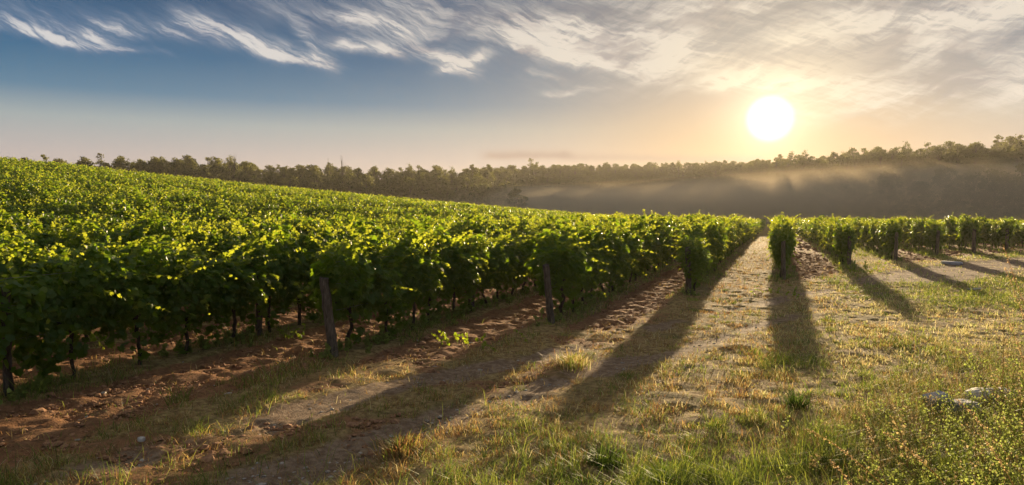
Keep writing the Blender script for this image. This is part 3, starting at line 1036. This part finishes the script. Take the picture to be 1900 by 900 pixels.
nearf = sstep(8.8, 6.2, d)                          # greener close to the camera
pg = sstep(0.45, 0.62, big * 0.5 + patch2 * 0.5)
pr = sstep(0.52, 0.62, fbm(x / 1.1, y / 1.1, 77, 3))
green_p = np.clip(0.08 + 0.12 * right + 0.55 * pg * (0.45 + 0.35 * right) + 0.45 * nearf * sstep(-3.5, 0.0, x) + 0.5 * (strip > 0.3), 0, 1)
rust_p = np.clip(0.34 * pr * (1 - 0.6 * nearf) + 0.55 * (1 - right), 0, 1)
hue = np.where((g < green_p)[:, None], np.where((r.random(n) < 0.45)[:, None], C_LIME, C_GREEN),
               np.where((r.random(n) < rust_p)[:, None], np.where((r.random(n) < 0.5)[:, None], C_RUST, C_GOLD),
                        np.where((r.random(n) < 0.30 + 0.6 * right)[:, None], C_PALE, C_GOLD * 0.6 + C_DULL * 0.4)))
hue = hue * r.uniform(0.65, 1.3, (n, 1))
hue = np.where((right > 0.5)[:, None], hue * np.array([1.15, 1.1, 1.0]), hue); hue = np.minimum(hue, 0.92)
lump = sstep(0.36, 0.66, fbm(x / 0.19, y / 0.19, 79, 2))
h = r.uniform(0.03, 0.07, n) * (0.45 + 1.25 * lump) * (1 + 0.9 * (g < green_p) * pg) * (1 + 0.25 * nearf)
h = np.where(strip > 0.3, h * 1.9, h) * np.where(r.random(n) < 0.16, 1.9, 0.9)
w = 0.0030 * np.maximum(1.0, d / 7.0) ** 0.8
blades('headland_grass', x, y, h * 1.1, w, hue, 0.55, 'short dewy grass, golden and green, over the headland and between rows', z0=z)
print('short grass', n)

# green tufts: clusters of long blades
tr_ = np.random.default_rng(88)
tx, ty, th_, tk_ = [], [], [], []
cx, cy_, cd, r = scatter(-50, 1950, 5.3, 40, 0, 5200, 17)
soil, track, strip, infield = zones(cx, cy_)
pm = fbm(cx / 1.2, cy_ / 1.2, 91, 3); ux = np.interp(cd, [5, 7.5, 10, 40], [1.0, 0.75, 0.22, 0.10])
pxq, _, _ = in_frame(cx, cy_, 0 * cx)
wgt = sstep(0.42, 0.60, pm) * ux * np.where(pxq > 900, 1.0, 0.30)
wgt = np.where((strip > 0.3), 0.5 * sstep(0.4, 0.6, pm), wgt) * (1 - sstep(0.2, 0.5, soil)) * (1 - 0.9 * sstep(0.2, 0.6, track))
k_ = r.random(len(cx)) < wgt
cx, cy_, cd, strip = cx[k_], cy_[k_], cd[k_], strip[k_]
H_, X_, Y_, C_ = [], [], [], []
for a, b, dd, st_ in zip(cx, cy_, cd, strip):
    m = int(tr_.integers(26, 70)); rad = tr_.uniform(0.04, 0.13)
    q = tr_.normal(0, rad, (m, 2)); X_.append(a + q[:, 0]); Y_.append(b + q[:, 1])
    H_.append(tr_.uniform(0.4, 1.0, m) * tr_.uniform(0.06, 0.19))
    c = C_GREEN * (1 - (u_ := tr_.uniform(0, 1))) + C_LIME * u_
    if tr_.random() < 0.22: c = C_RUST * 0.5 + C_GOLD * 0.5
    cc = np.where((tr_.random(m) < 0.14)[:, None], C_GOLD, c) * tr_.uniform(0.75, 1.25, (m, 1)); C_.append(cc)
X_, Y_, H_, C_ = (np.concatenate(q) for q in (X_, Y_, H_, C_))
dd = -X_ * math.sin(YAW) + Y_ * math.cos(YAW)
z, *_ = relief(X_, Y_)
blades('grass_tufts', X_, Y_, H_, 0.0028 * np.maximum(1, dd / 8), C_, 0.75, 'longer fresh green grass tufts scattered over the headland', z0=z)
print('tufts', len(cx), len(X_))

# ------------------------------------------------------------------ clods and pebbles
def lumps(name, x, y, size, mat, label, cat, flat=0.6, seed=0, sink=0.3):
    r = np.random.default_rng(seed)
    t = (1 + 5 ** .5) / 2
    B = unit(np.array([(-1, t, 0), (1, t, 0), (-1, -t, 0), (1, -t, 0), (0, -1, t), (0, 1, t), (0, -1, -t), (0, 1, -t), (t, 0, -1), (t, 0, 1), (-t, 0, -1), (-t, 0, 1)], float))
    BF = np.array([(0, 11, 5), (0, 5, 1), (0, 1, 7), (0, 7, 10), (0, 10, 11), (1, 5, 9), (5, 11, 4), (11, 10, 2), (10, 7, 6), (7, 1, 8), (3, 9, 4), (3, 4, 2), (3, 2, 6), (3, 6, 8), (3, 8, 9), (4, 9, 5), (2, 4, 11), (6, 2, 10), (8, 6, 7), (9, 8, 1)])
    n = len(x)
    z, *_ = relief(x, y)
    V = B[None] * r.uniform(0.6, 1.25, (n, 12, 1)) * np.stack([r.uniform(0.7, 1.4, n), r.uniform(0.7, 1.4, n), flat * r.uniform(0.7, 1.2, n)], 1)[:, None]
    a = r.uniform(0, 6.28, n); c, s = np.cos(a)[:, None], np.sin(a)[:, None]
    W = np.stack([V[..., 0] * c - V[..., 1] * s, V[..., 0] * s + V[..., 1] * c, V[..., 2]], -1) * size[:, None, None]
    W += np.stack([x, y, z + size * flat * (1 - sink) - 0.01], 1)[:, None]
    F = (BF[None] + (np.arange(n) * 12)[:, None, None]).reshape(-1, 3)
    o = mesh_np(name, W.reshape(-1, 3), F, mat, None, None, False)
    return tag(o, label, cat, kind='stuff')


x, y, d, r = scatter(-100, 2000, 5.4, 75, 0, 170000, 31)
soil, track, strip, infield = zones(x, y)
k_ = (soil > 0.45) & (fbm(x / 0.7, y / 0.7, 33, 3) + 0.2 * r.standard_normal(len(x)) > 0.50) & (x > -12)
x, y, d = x[k_], y[k_], d[k_]
M_CLOD = stony('clod', (0.20, 0.095, 0.045), (0.42, 0.22, 0.11), 14, 0.95)
lumps('soil_clods', x, y, (r.gamma(1.6, 0.008, len(x)) + 0.006) * np.maximum(1, d / 14) ** 0.8, M_CLOD, 'loose reddish soil clods in the tilled alleys between the vine rows', 'soil clods', 0.62, 1)
x, y, d, r = scatter(-100, 2000, 5.3, 45, 0, 26000, 37)
soil, track, strip, infield = zones(x, y)
k_ = (r.random(len(x)) < 0.75 * sstep(0.25, 0.8, track) + 0.012 + 0.05 * (soil > 0.4))
x, y = x[k_], y[k_]
M_PEB = stony('pebble', (0.26, 0.21, 0.165), (0.46, 0.41, 0.35), 20, 0.8)
lumps('gravel', x, y, r.gamma(1.6, 0.0055, len(x)) + 0.005, M_PEB, 'pale pebbles and gravel strewn on the wheel track', 'gravel', 0.5, 2)
# dry litter: straws lying on soil
x, y, d, r = scatter(-100, 2000, 5.3, 40, 0, 30000, 39)
soil, track, strip, infield = zones(x, y)
k_ = (soil > 0.3) & (r.random(len(x)) < 0.5); x, y = x[k_], y[k_]; z, *_ = relief(x, y)
blades('straw_litter', x, y, r.uniform(0.05, 0.16, len(x)), 0.0022 * np.maximum(1, d[k_] / 9), np.broadcast_to(C_GOLD * 0.8, (len(x), 3)) * r.uniform(0.5, 1.2, (len(x), 1)), 2.6,
       'dry straws lying on the bare soil', bend=0.9, z0=z + 0.03)

# ------------------------------------------------------------------ weeds, stalks, stones
def gpt(px, py, z=0.0):
    """ground-plane point seen at a pixel of the survey photo, as a world position"""
    d = (CAM_H - z) * FPX / (py - HOR); X = (px - CXP) / FPX * d
    return X * math.cos(YAW) - d * math.sin(YAW), X * math.sin(YAW) + d * math.cos(YAW)


def wpt(px, py, d):
    X = (px - CXP) / FPX * d
    return np.array([X * math.cos(YAW) - d * math.sin(YAW), X * math.sin(YAW) + d * math.cos(YAW), CAM_H - (py - HOR) * d / FPX])


def weed_mat(name, stem, leaf):
    return leafy(name, stem, leaf, tuple(min(1, v * 2.2) for v in leaf), tuple(min(1, v * 2.4) for v in leaf), 0.45, 0.6, 0.25)


M_WEED = weed_mat('weed_green', (0.14, 0.12, 0.04), (0.17, 0.20, 0.045))
M_DRYWEED = weed_mat('weed_dry', (0.15, 0.095, 0.045), (0.20, 0.155, 0.07))
M_STRAW = weed_mat('dry_stalk', (0.26, 0.18, 0.09), (0.32, 0.22, 0.11))


def weed(s, x, y, z, h, r, leafiness=1.0, leafsize=0.03, twigs=4):
    ln = r.normal(0, 0.22, 2)
    t = np.linspace(0, 1, 6)[:, None]
    main = np.concatenate([np.array([[x, y]]) + ln * h * t ** 1.6, z - 0.02 + h * t], 1)
    tube(s, main, np.linspace(0.0035, 0.0012, 6), 3, 0.1)
    P, D = [], []
    for k in range(int(14 * leafiness * h / 0.4) + 3):
        f = r.uniform(0.08, 1.0); i = f * 5; b = main[int(i)] + (main[min(5, int(i) + 1)] - main[int(i)]) * (i - int(i))
        P.append(b); D.append(unit(np.array([r.normal(), r.normal(), 0.6])))
    for k in range(twigs):
        f = r.uniform(0.3, 0.9); b = main[int(f * 5)]; d = unit(np.array([r.normal(), r.normal(), 1.1])); L = h * r.uniform(0.15, 0.35)
        q = np.linspace(0, 1, 3)[:, None]; tw = b + d * L * q
        tube(s, tw, [0.0018, 0.0014, 0.0008], 3, 0.1)
        for u in (0.4, 0.7, 0.85, 1.0): P.append(b + d * L * u); D.append(unit(d + r.normal(0, 0.8, 3)))
    P, D = np.array(P), np.array(D)
    leaves(s, P, r.standard_normal(P.shape) + np.array([0, 0, 0.5]), D, leafsize * r.uniform(0.5, 1.5, len(P)), np.clip(r.normal(0.5, 0.25, len(P)), 0, 1), 1)


wr = np.random.default_rng(404)
gs, ds = Soup(), Soup(); nw = 0
for _ in range(5200):
    px = wr.uniform(1380, 2050); py = wr.uniform(585, 1150)
    edge = 1500 + 340 * float(sstep(800, 600, py))            # the weedy corner widens towards the camera
    prob = float(sstep(edge - 90, edge + 170, px + 120 * (vnoise(np.array(px / 60.0), np.array(py / 40.0), 5) - 0.5)))
    if py < 760: prob *= 0.5
    x, y = gpt(px, py)
    if wr.random() > prob * 0.42 * min(1.0, (700 / py) ** 1.2): continue
    red = (1600 < px < 1800 and 690 < py < 735)
    s_ = ds if (wr.random() < (0.7 if red else 0.20)) else gs
    h = wr.uniform(0.10, 0.34) * float(np.interp(px, [1600, 1780, 1900], [0.9, 1.3, 2.9])) * (0.6 if red else 1.0)
    weed(s_, x, y, float(gz(x, y)), h, wr, 0.7, 0.014, 7); nw += 1
tag(gs.build('green_weeds', M_WEED), 'tangle of green leafy weeds filling the near right corner', 'weeds', kind='stuff')
tag(ds.build('dry_weeds', M_DRYWEED), 'rusty dry weeds standing among the green in the right corner', 'weeds', kind='stuff')
print('weeds', nw)
# leafy weeds under the rows
us = Soup()
for rx, ry in sorted(ROWS)[:8]:
    n = 260 if rx < -6 else 180
    for _ in range(n):
        yy = ry - 0.6 + wr.gamma(1.6, 6.0); xx = rx + wr.normal(0, 0.20)
        if fbm(np.array([xx / 0.9]), np.array([yy / 1.4]), 123, 2)[0] < 0.47: continue
        weed(us, xx, yy, float(gz(xx, yy)) + 0.03, wr.uniform(0.08, 0.24), wr, 1.6, 0.05, 3)
tag(us.build('weeds_under_vines', M_WEED), 'low green weeds growing in the strips beneath the vine rows', 'weeds', kind='stuff')


# long straw grass of the corner
cxs, cys, cds, r = scatter(1350, 2100, 3.6, 12, 0, 60000, 57)
pxq, pyq, _ = in_frame(cxs, cys, 0 * cxs)
edge = 1480 + 380 * sstep(820, 600, pyq)
k_ = r.random(len(cxs)) < 0.75 * sstep(-110, 160, pxq - edge + 260 * (fbm(cxs / 0.5, cys / 0.5, 9, 3) - 0.5))
cxs, cys, cds = cxs[k_], cys[k_], cds[k_]; n = len(cxs)
hue = np.array([C_GOLD * 0.8, C_PALE * 0.7, C_LIME * 0.8, C_GREEN, C_RUST])[r.choice(5, n, p=(0.26, 0.18, 0.26, 0.2, 0.1))] * r.uniform(0.6, 1.2, (n, 1))
z, *_ = relief(cxs, cys)
blades('corner_grass', cxs, cys, r.uniform(0.10, 0.38, n), 0.0019, hue, 0.5, 'long straw coloured and green grass mixed through the right corner', z0=z)


def tall_weed(px, py, h, lean, seed, label, mat=None):
    r = np.random.default_rng(seed); x, y = gpt(px, py)
    s = Soup(); t = np.linspace(0, 1, 10)[:, None]
    main = np.concatenate([np.array([lean]) * t ** 1.5 + np.cumsum(r.normal(0, 0.006, (10, 2)), 0), h * t], 1)
    tube(s, main, np.linspace(0.006, 0.002, 10), 5, 0.1)
    P, D = [], []
    for k in range(13):
        f = r.uniform(0.25, 0.98); b = main[int(f * 9)]; d = unit(np.array([r.normal(), r.normal(), 0.9])); L = h * r.uniform(0.08, 0.20)
        q = np.linspace(0, 1, 4)[:, None]; tube(s, b + d * L * q + np.array([0, 0, 0.03]) * q ** 2, [0.003, 0.0022, 0.0016, 0.001], 3, 0.1)
        for u in np.linspace(0.3, 1, 7): P.append(b + d * L * u + r.normal(0, 0.008, 3)); D.append(unit(d + r.normal(0, 0.9, 3)))
    P, D = np.array(P), np.array(D)
    leaves(s, P, r.standard_normal(P.shape), D, 0.020 * r.uniform(0.5, 1.4, len(P)), np.clip(r.normal(0.5, 0.25, len(P)), 0, 1), 1)
    o = s.build('tall_weed', mat or M_DRYWEED); o.location = (x, y, float(gz(x, y)))
    return tag(o, label, 'weed', 'tall weeds in the right corner')


tall_weed(1868, 800, 1.22, (0.02, 0.02), 1, 'tallest upright brown weed rising above the white rocks at right')
tall_weed(1850, 775, 0.95, (-0.38, 0.15), 2, 'thin weed leaning left beside the tallest upright brown weed', M_WEED)
tall_weed(1885, 760, 0.85, (0.10, 0.0), 3, 'bushy green weed at the right edge behind the tallest weed', M_WEED)
tall_weed(1700, 900, 0.60, (-0.10, 0.0), 4, 'short brown weed in front of the pale stone slabs')


def stalk(root, tip, bow, seed, label, head=0.36, rad=0.0028):
    r = np.random.default_rng(seed); s, hd = Soup(), Soup(); m = 16
    root, tip = np.array(root, float), np.array(tip, float)
    t = np.linspace(0, 1, m)[:, None]
    pts = root + (tip - root) * t + np.array([0, 0, bow]) * (np.sin(t * math.pi) ** 0.9) + np.cumsum(r.normal(0, 0.002, (m, 3)), 0)
    o0 = root.copy(); pts = pts - o0
    tube(s, pts, np.linspace(rad, rad * 0.45, m), 4, 0.15)
    k = int(90 * head / 0.36)
    f = 1 - head * r.random(k) ** 0.9
    i = np.clip(f * (m - 1), 0, m - 1.001); a = pts[i.astype(int)] + (pts[i.astype(int) + 1] - pts[i.astype(int)]) * (i - i.astype(int))[:, None]
    ax = unit(pts[-1] - pts[int((1 - head) * (m - 1))])
    D = unit(ax * 1.3 + 0.7 * r.standard_normal((k, 3))); P = a + 0.007 * r.standard_normal((k, 3))
    leaves(hd, P, r.standard_normal((k, 3)), D, 0.007 * r.uniform(0.7, 1.5, k), np.clip(r.normal(0.45, 0.25, k), 0, 1), 1)
    e = s.build('dry_grass_stalk', M_STRAW); e.location = tuple(o0)
    hd.build('seed_head', M_STRAW, e)
    return tag(e, label, 'grass stalk', 'dry seeding grass stalks in the right corner')


def groot(px, d):
    p = wpt(px, HOR, d); return (p[0], p[1], float(gz(p[0], p[1])))


stalk(groot(1800, 4.4), wpt(1505, 800, 4.6), 0.16, 11, 'orange seeding stalk whose tip reaches farthest left over the green grass')
stalk(groot(1880, 4.6), wpt(1648, 806, 4.9), 0.14, 12, 'orange seeding stalk arching left just below the pale slabs')
stalk(groot(1990, 4.3), wpt(1822, 808, 4.7), 0.12, 13, 'seeding stalk arching in from the lower right edge')
stalk(groot(1760, 4.0), wpt(1552, 864, 4.2), 0.10, 14, 'lowest orange seeding stalk at the bottom edge of the grass')
stalk(groot(2010, 4.9), wpt(1768, 728, 5.6), 0.10, 15, 'golden stalk lying low across the front of the white rocks')
stalk(groot(2040, 4.8), wpt(1862, 562, 5.4), 0.10, 16, 'brown stalk bending in front of the top of the tallest weed')
stalk(groot(2060, 4.6), wpt(1868, 495, 5.0), 0.12, 17, 'curved seeding stalk crossing the stony track at the right edge')
stalk(groot(2060, 5.0), wpt(1860, 455, 5.3), 0.06, 18, 'highest pale seed head hanging before the far vines at the right edge')
stalk(groot(1700, 4.6), wpt(1610, 770, 5.6), 0.08, 19, 'thin short straw stalk above the green weeds, left of the slabs', 0.25)


def rock(name, x, y, dims, mat, label, cat, seed, round_=0.5, rot=0.0, lift=0.0, group=None):
    import bmesh
    r = np.random.default_rng(seed); bm = bmesh.new()
    bmesh.ops.create_cube(bm, size=1.0)
    bmesh.ops.subdivide_edges(bm, edges=bm.edges[:], cuts=7, use_grid_fill=True)
    for v in bm.verts:
        c = np.array(v.co); q = c / max(np.linalg.norm(c), 1e-6) * 0.56
        c = c * (1 - round_) + q * round_
        n = fbm(np.array([c[0] * 3 + seed]), np.array([c[1] * 3 + c[2] * 2.3]), seed, 3)[0] - 0.5
        c = c * (1 + 0.30 * n)
        v.co = Vector((c[0] * dims[0], c[1] * dims[1], (c[2] + 0.38) * dims[2]))
    me = bpy.data.meshes.new(name); bm.to_mesh(me); bm.free(); me.materials.append(mat)
    o = bpy.data.objects.new(name, me); COL.objects.link(o)
    o.location = (x, y, float(gz(x, y)) + lift); o.rotation_euler = (r.normal(0, 0.08), r.normal(0, 0.10), rot)
    return tag(o, label, cat, group)


M_SLAB = stony('pale_slab', (0.34, 0.33, 0.37), (0.52, 0.50, 0.54), 10)
M_WROCK = stony('white_rock', (0.42, 0.38, 0.33), (0.70, 0.66, 0.60), 8, 0.8, 0.02)
rock('broken_stone', *gpt(1748, 762), (0.26, 0.20, 0.15), M_SLAB, 'upright bluish white slab piece, left one of the two in the weeds', 'stone', 3, 0.12, 0.5, 0.05)
rock('broken_stone', *gpt(1797, 770), (0.30, 0.20, 0.11), M_SLAB, 'bluish white slab piece between the other slab and the white rock', 'stone', 4, 0.12, 0.2, 0.05)
rock('white_rock', *gpt(1832, 752), (0.36, 0.26, 0.19), M_WROCK, 'rounded white rock just right of the bluish slabs', 'rock', 5, 0.6, 0.3, 0.02)
rock('white_rock', *gpt(1872, 752), (0.30, 0.22, 0.20), M_WROCK, 'small sunlit white rock beside the tallest weed stem', 'rock', 6, 0.5, 1.0, 0.02)
rock('flat_stone', *gpt(1768, 489), (0.85, 0.45, 0.14), M_SLAB, 'flat pale grey stone lying in dry yellow grass near the far vines', 'stone', 7, 0.3, -0.3)
rock('flat_stone', *gpt(1812, 537), (0.42, 0.2, 0.06), M_WROCK, 'small bright flat stone on the near edge of the stony track', 'stone', 8, 0.3, -0.4)
rock('small_stone', *gpt(252, 824), (0.07, 0.06, 0.05), M_WROCK, 'small white stone on the grass edge at the lower left', 'stone', 9, 0.5)
rock('small_stone', *gpt(1118, 872), (0.08, 0.06, 0.05), M_WROCK, 'small white stone in the green grass at bottom centre', 'stone', 10, 0.5)


def clump(px, py, h, rad, n, cols, seed, label, name='grass_clump', cat='grass clump'):
    r = np.random.default_rng(seed); x, y = gpt(px, py)
    q = r.normal(0, rad * 0.4, (n, 2)); a = np.arctan2(q[:, 1], q[:, 0]) + r.normal(0, 0.4, n)
    hh = h * r.uniform(0.5, 1.05, n); out = r.uniform(0.1, 0.75, n)
    side = np.stack([-np.sin(a), np.cos(a), 0 * a], 1); ld = np.stack([np.cos(a), np.sin(a), 0 * a], 1)
    b = np.stack([q[:, 0], q[:, 1], 0 * a - 0.02], 1); up = np.array([0, 0, 1.0]); w = 0.006
    m = b + unit(up + ld * out[:, None]) * (hh * 0.6)[:, None]; t = m + unit(up * 0.5 + ld * (out + 0.5)[:, None]) * (hh * 0.45)[:, None]
    V = np.stack([b - side * w, b + side * w, m + side * w * 0.8, m - side * w * 0.8, t], 1).reshape(-1, 3); k = np.arange(n) * 5
    hue = np.array(cols)[r.integers(0, len(cols), n)] * r.uniform(0.7, 1.3, (n, 1))
    o = mesh_np(name, V, np.concatenate([np.stack([k, k + 1, k + 2, k + 3], 1).ravel(), np.stack([k + 3, k + 2, k + 4], 1).ravel()]), M_GRASS, None,
                {'hue': np.repeat(hue, 5, 0)}, False, np.concatenate([np.full(n, 4, np.int32), np.full(n, 3, np.int32)]))
    o.location = (x, y, float(gz(x, y)))
    return tag(o, label, cat)


clump(1487, 762, 0.30, 0.16, 190, [C_GREEN * 0.6, C_GREEN, C_GREEN * 0.8], 1, 'lone dark green spiky tuft standing on the pale dewy grass')
clump(1240, 905, 0.24, 0.20, 220, [C_GREEN, C_LIME], 2, 'broad bladed green tuft at the bottom edge, right of centre')
clump(740, 845, 0.20, 0.30, 330, [C_GOLD, C_LIME * 0.7, C_RUST], 3, 'yellow brown grass hummock between the wheel ruts')
clump(1060, 680, 0.26, 0.36, 420, [C_LIME, C_GOLD, C_PALE], 4, 'sunlit yellow green hummock at the front of the red soil alley')
clump(1125, 868, 0.22, 0.22, 240, [C_GREEN, C_GREEN * 0.7], 5, 'dark green tuft in the bottom centre grass')


def sprout(px, py, w, h, n, seed, label):
    r = np.random.default_rng(seed); x, y = gpt(px, py); s = Soup(); 
    for k in range(n):
        b = np.array([r.normal(0, w * 0.25), r.normal(0, w * 0.2), -0.02]); d = unit(np.array([r.normal(0, 0.6), r.normal(0, 0.6), 1.0])); L = h * r.uniform(0.6, 1.1)
        q = np.linspace(0, 1, 6)[:, None]; pts = b + d * L * q + np.array([r.normal(0, .3), r.normal(0, .3), -0.2]) * L * q ** 2
        tube(s, pts, np.linspace(0.004, 0.0015, 6), 4, 0.8)
        m = 7; f = np.linspace(0.25, 1, m)[:, None]; P = b + d * L * f + (pts[-1] - b - d * L) * f ** 2
        leaves(s, P, np.array([0, -0.3, 0.7]) + 0.6 * r.standard_normal((m, 3)), r.standard_normal((m, 3)) + [0, 0, -0.3], 0.062 * r.uniform(0.6, 1.1, m), r.uniform(0.35, 0.85, m), 0)
    o = s.build('vine_sprout', M_VINE); o.location = (x, y, float(gz(x, y)))
    return tag(o, label, 'vine sprout')


sprout(865, 640, 1.5, 0.30, 15, 1, 'bright yellow green vine shoots sprouting low on the red soil alone')
sprout(548, 628, 0.7, 0.48, 9, 2, 'lit leafy shoots low between the nearest row and leaning post')
sprout(1445, 548, 1.0, 0.36, 11, 3, 'yellow leafy sprout at the foot of the lone row below the sun')
sprout(1602, 508, 1.0, 0.9, 20, 4, 'bright green bush of shoots just right of a leafy end post')


# ------------------------------------------------------------------ air
def volume_mat(name, color, dens, aniso):
    m = bpy.data.materials.new(name); m.use_nodes = True; nt = m.node_tree; nt.nodes.clear()
    out = nt.nodes.new('ShaderNodeOutputMaterial'); p = nt.nodes.new('ShaderNodeVolumePrincipled')
    p.inputs['Color'].default_value = (*color, 1); p.inputs['Density'].default_value = dens; p.inputs['Anisotropy'].default_value = aniso
    nt.links.new(p.outputs[0], out.inputs['Volume'])
    return m


hz = np.array([(x_, y_, z_) for z_ in (-6.0, 54.0) for (x_, y_) in ((-2700, -700), (2700, -700), (2700, 3300), (-2700, 3300))], float)
haze = mesh_np('haze', hz, [(3, 2, 1, 0), (4, 5, 6, 7), (0, 1, 5, 4), (1, 2, 6, 5), (2, 3, 7, 6), (3, 0, 4, 7)], volume_mat('haze_air', (0.98, 0.90, 0.80), 0.00017, 0.45))
tag(haze, 'thin golden morning haze over the fields and woods', 'haze', kind='stuff')


def mist_mat(dens, half, seed):
    m = volume_mat('mist', (1.0, 0.82, 0.58), dens, 0.0); nt = m.node_tree
    p = next(n for n in nt.nodes if n.type == 'PRINCIPLED_VOLUME')
    tc = nt.nodes.new('ShaderNodeTexCoord'); sp = nt.nodes.new('ShaderNodeSeparateXYZ'); nt.links.new(tc.outputs['Object'], sp.inputs[0])
    a, b, c = (Ex(nt, sp.outputs[i]) / half[i] for i in range(3))
    rr = a * a + b * b + c * c
    mp = nt.nodes.new('ShaderNodeMapping'); mp.inputs['Scale'].default_value = (0.05, 0.05, 0.16); mp.inputs['Location'].default_value = (seed, 0, 0)
    nt.links.new(tc.outputs['Object'], mp.inputs[0])
    n, _ = noise(nt, mp.outputs[0], 1.0, 2, 0.5, 0.5)
    d = rr.smooth(1.0, 0.0) * (n.smooth(0.25, 0.80) * 0.35 + 0.8) * (dens * 2.2)
    nt.links.new(d.s, p.inputs['Density'])
    m.cycles.volume_step_rate = 1.0
    return m


def mist_bank(px, rho, base, half, label, dens, seed):
    """a low lens of mist lying in the hollow before the woods"""
    phi, _ = px_phi(px); cx_, cy2 = rho * math.sin(phi), rho * math.cos(phi)
    nu, nv = 48, 16; V, F = [], []
    for i in range(nv + 1):
        a = math.pi * i / nv
        for j in range(nu):
            b = 2 * math.pi * j / nu
            k = 1 + 0.22 * math.sin(3 * b + seed) + 0.12 * math.sin(5 * b + seed * 2)
            V.append((half[0] * k * math.sin(a) * math.cos(b), half[1] * k * math.sin(a) * math.sin(b), half[2] * math.cos(a) * (1 + 0.2 * math.sin(4 * b + seed))))
    for i in range(nv):
        for j in range(nu):
            F.append((i * nu + j, (i + 1) * nu + j, (i + 1) * nu + (j + 1) % nu, i * nu + (j + 1) % nu))
    o = mesh_np('mist_bank', np.array(V), F, mist_mat(dens, half, seed))
    o.location = (cx_, cy2, base); o.rotation_euler = (0, 0, -phi)
    return tag(o, label, 'mist', kind='stuff')


mist_bank(1010, 266, 2.0, (75, 44, 12), 'pale mist lying in the gap right of the left wood', 0.0140, 1.0)
mist_bank(1310, 246, 2.0, (130, 60, 12.5), 'warm mist over the foot of the middle hill below the sun', 0.0170, 2.3)
mist_bank(1740, 222, 2.5, (122, 56, 15), 'warm mist drifting over the foot of the right ridge', 0.0200, 3.7)
mist_bank(720, 214, 0.5, (90, 22, 8), 'thin mist along the foot of the left wood', 0.005, 5.1)
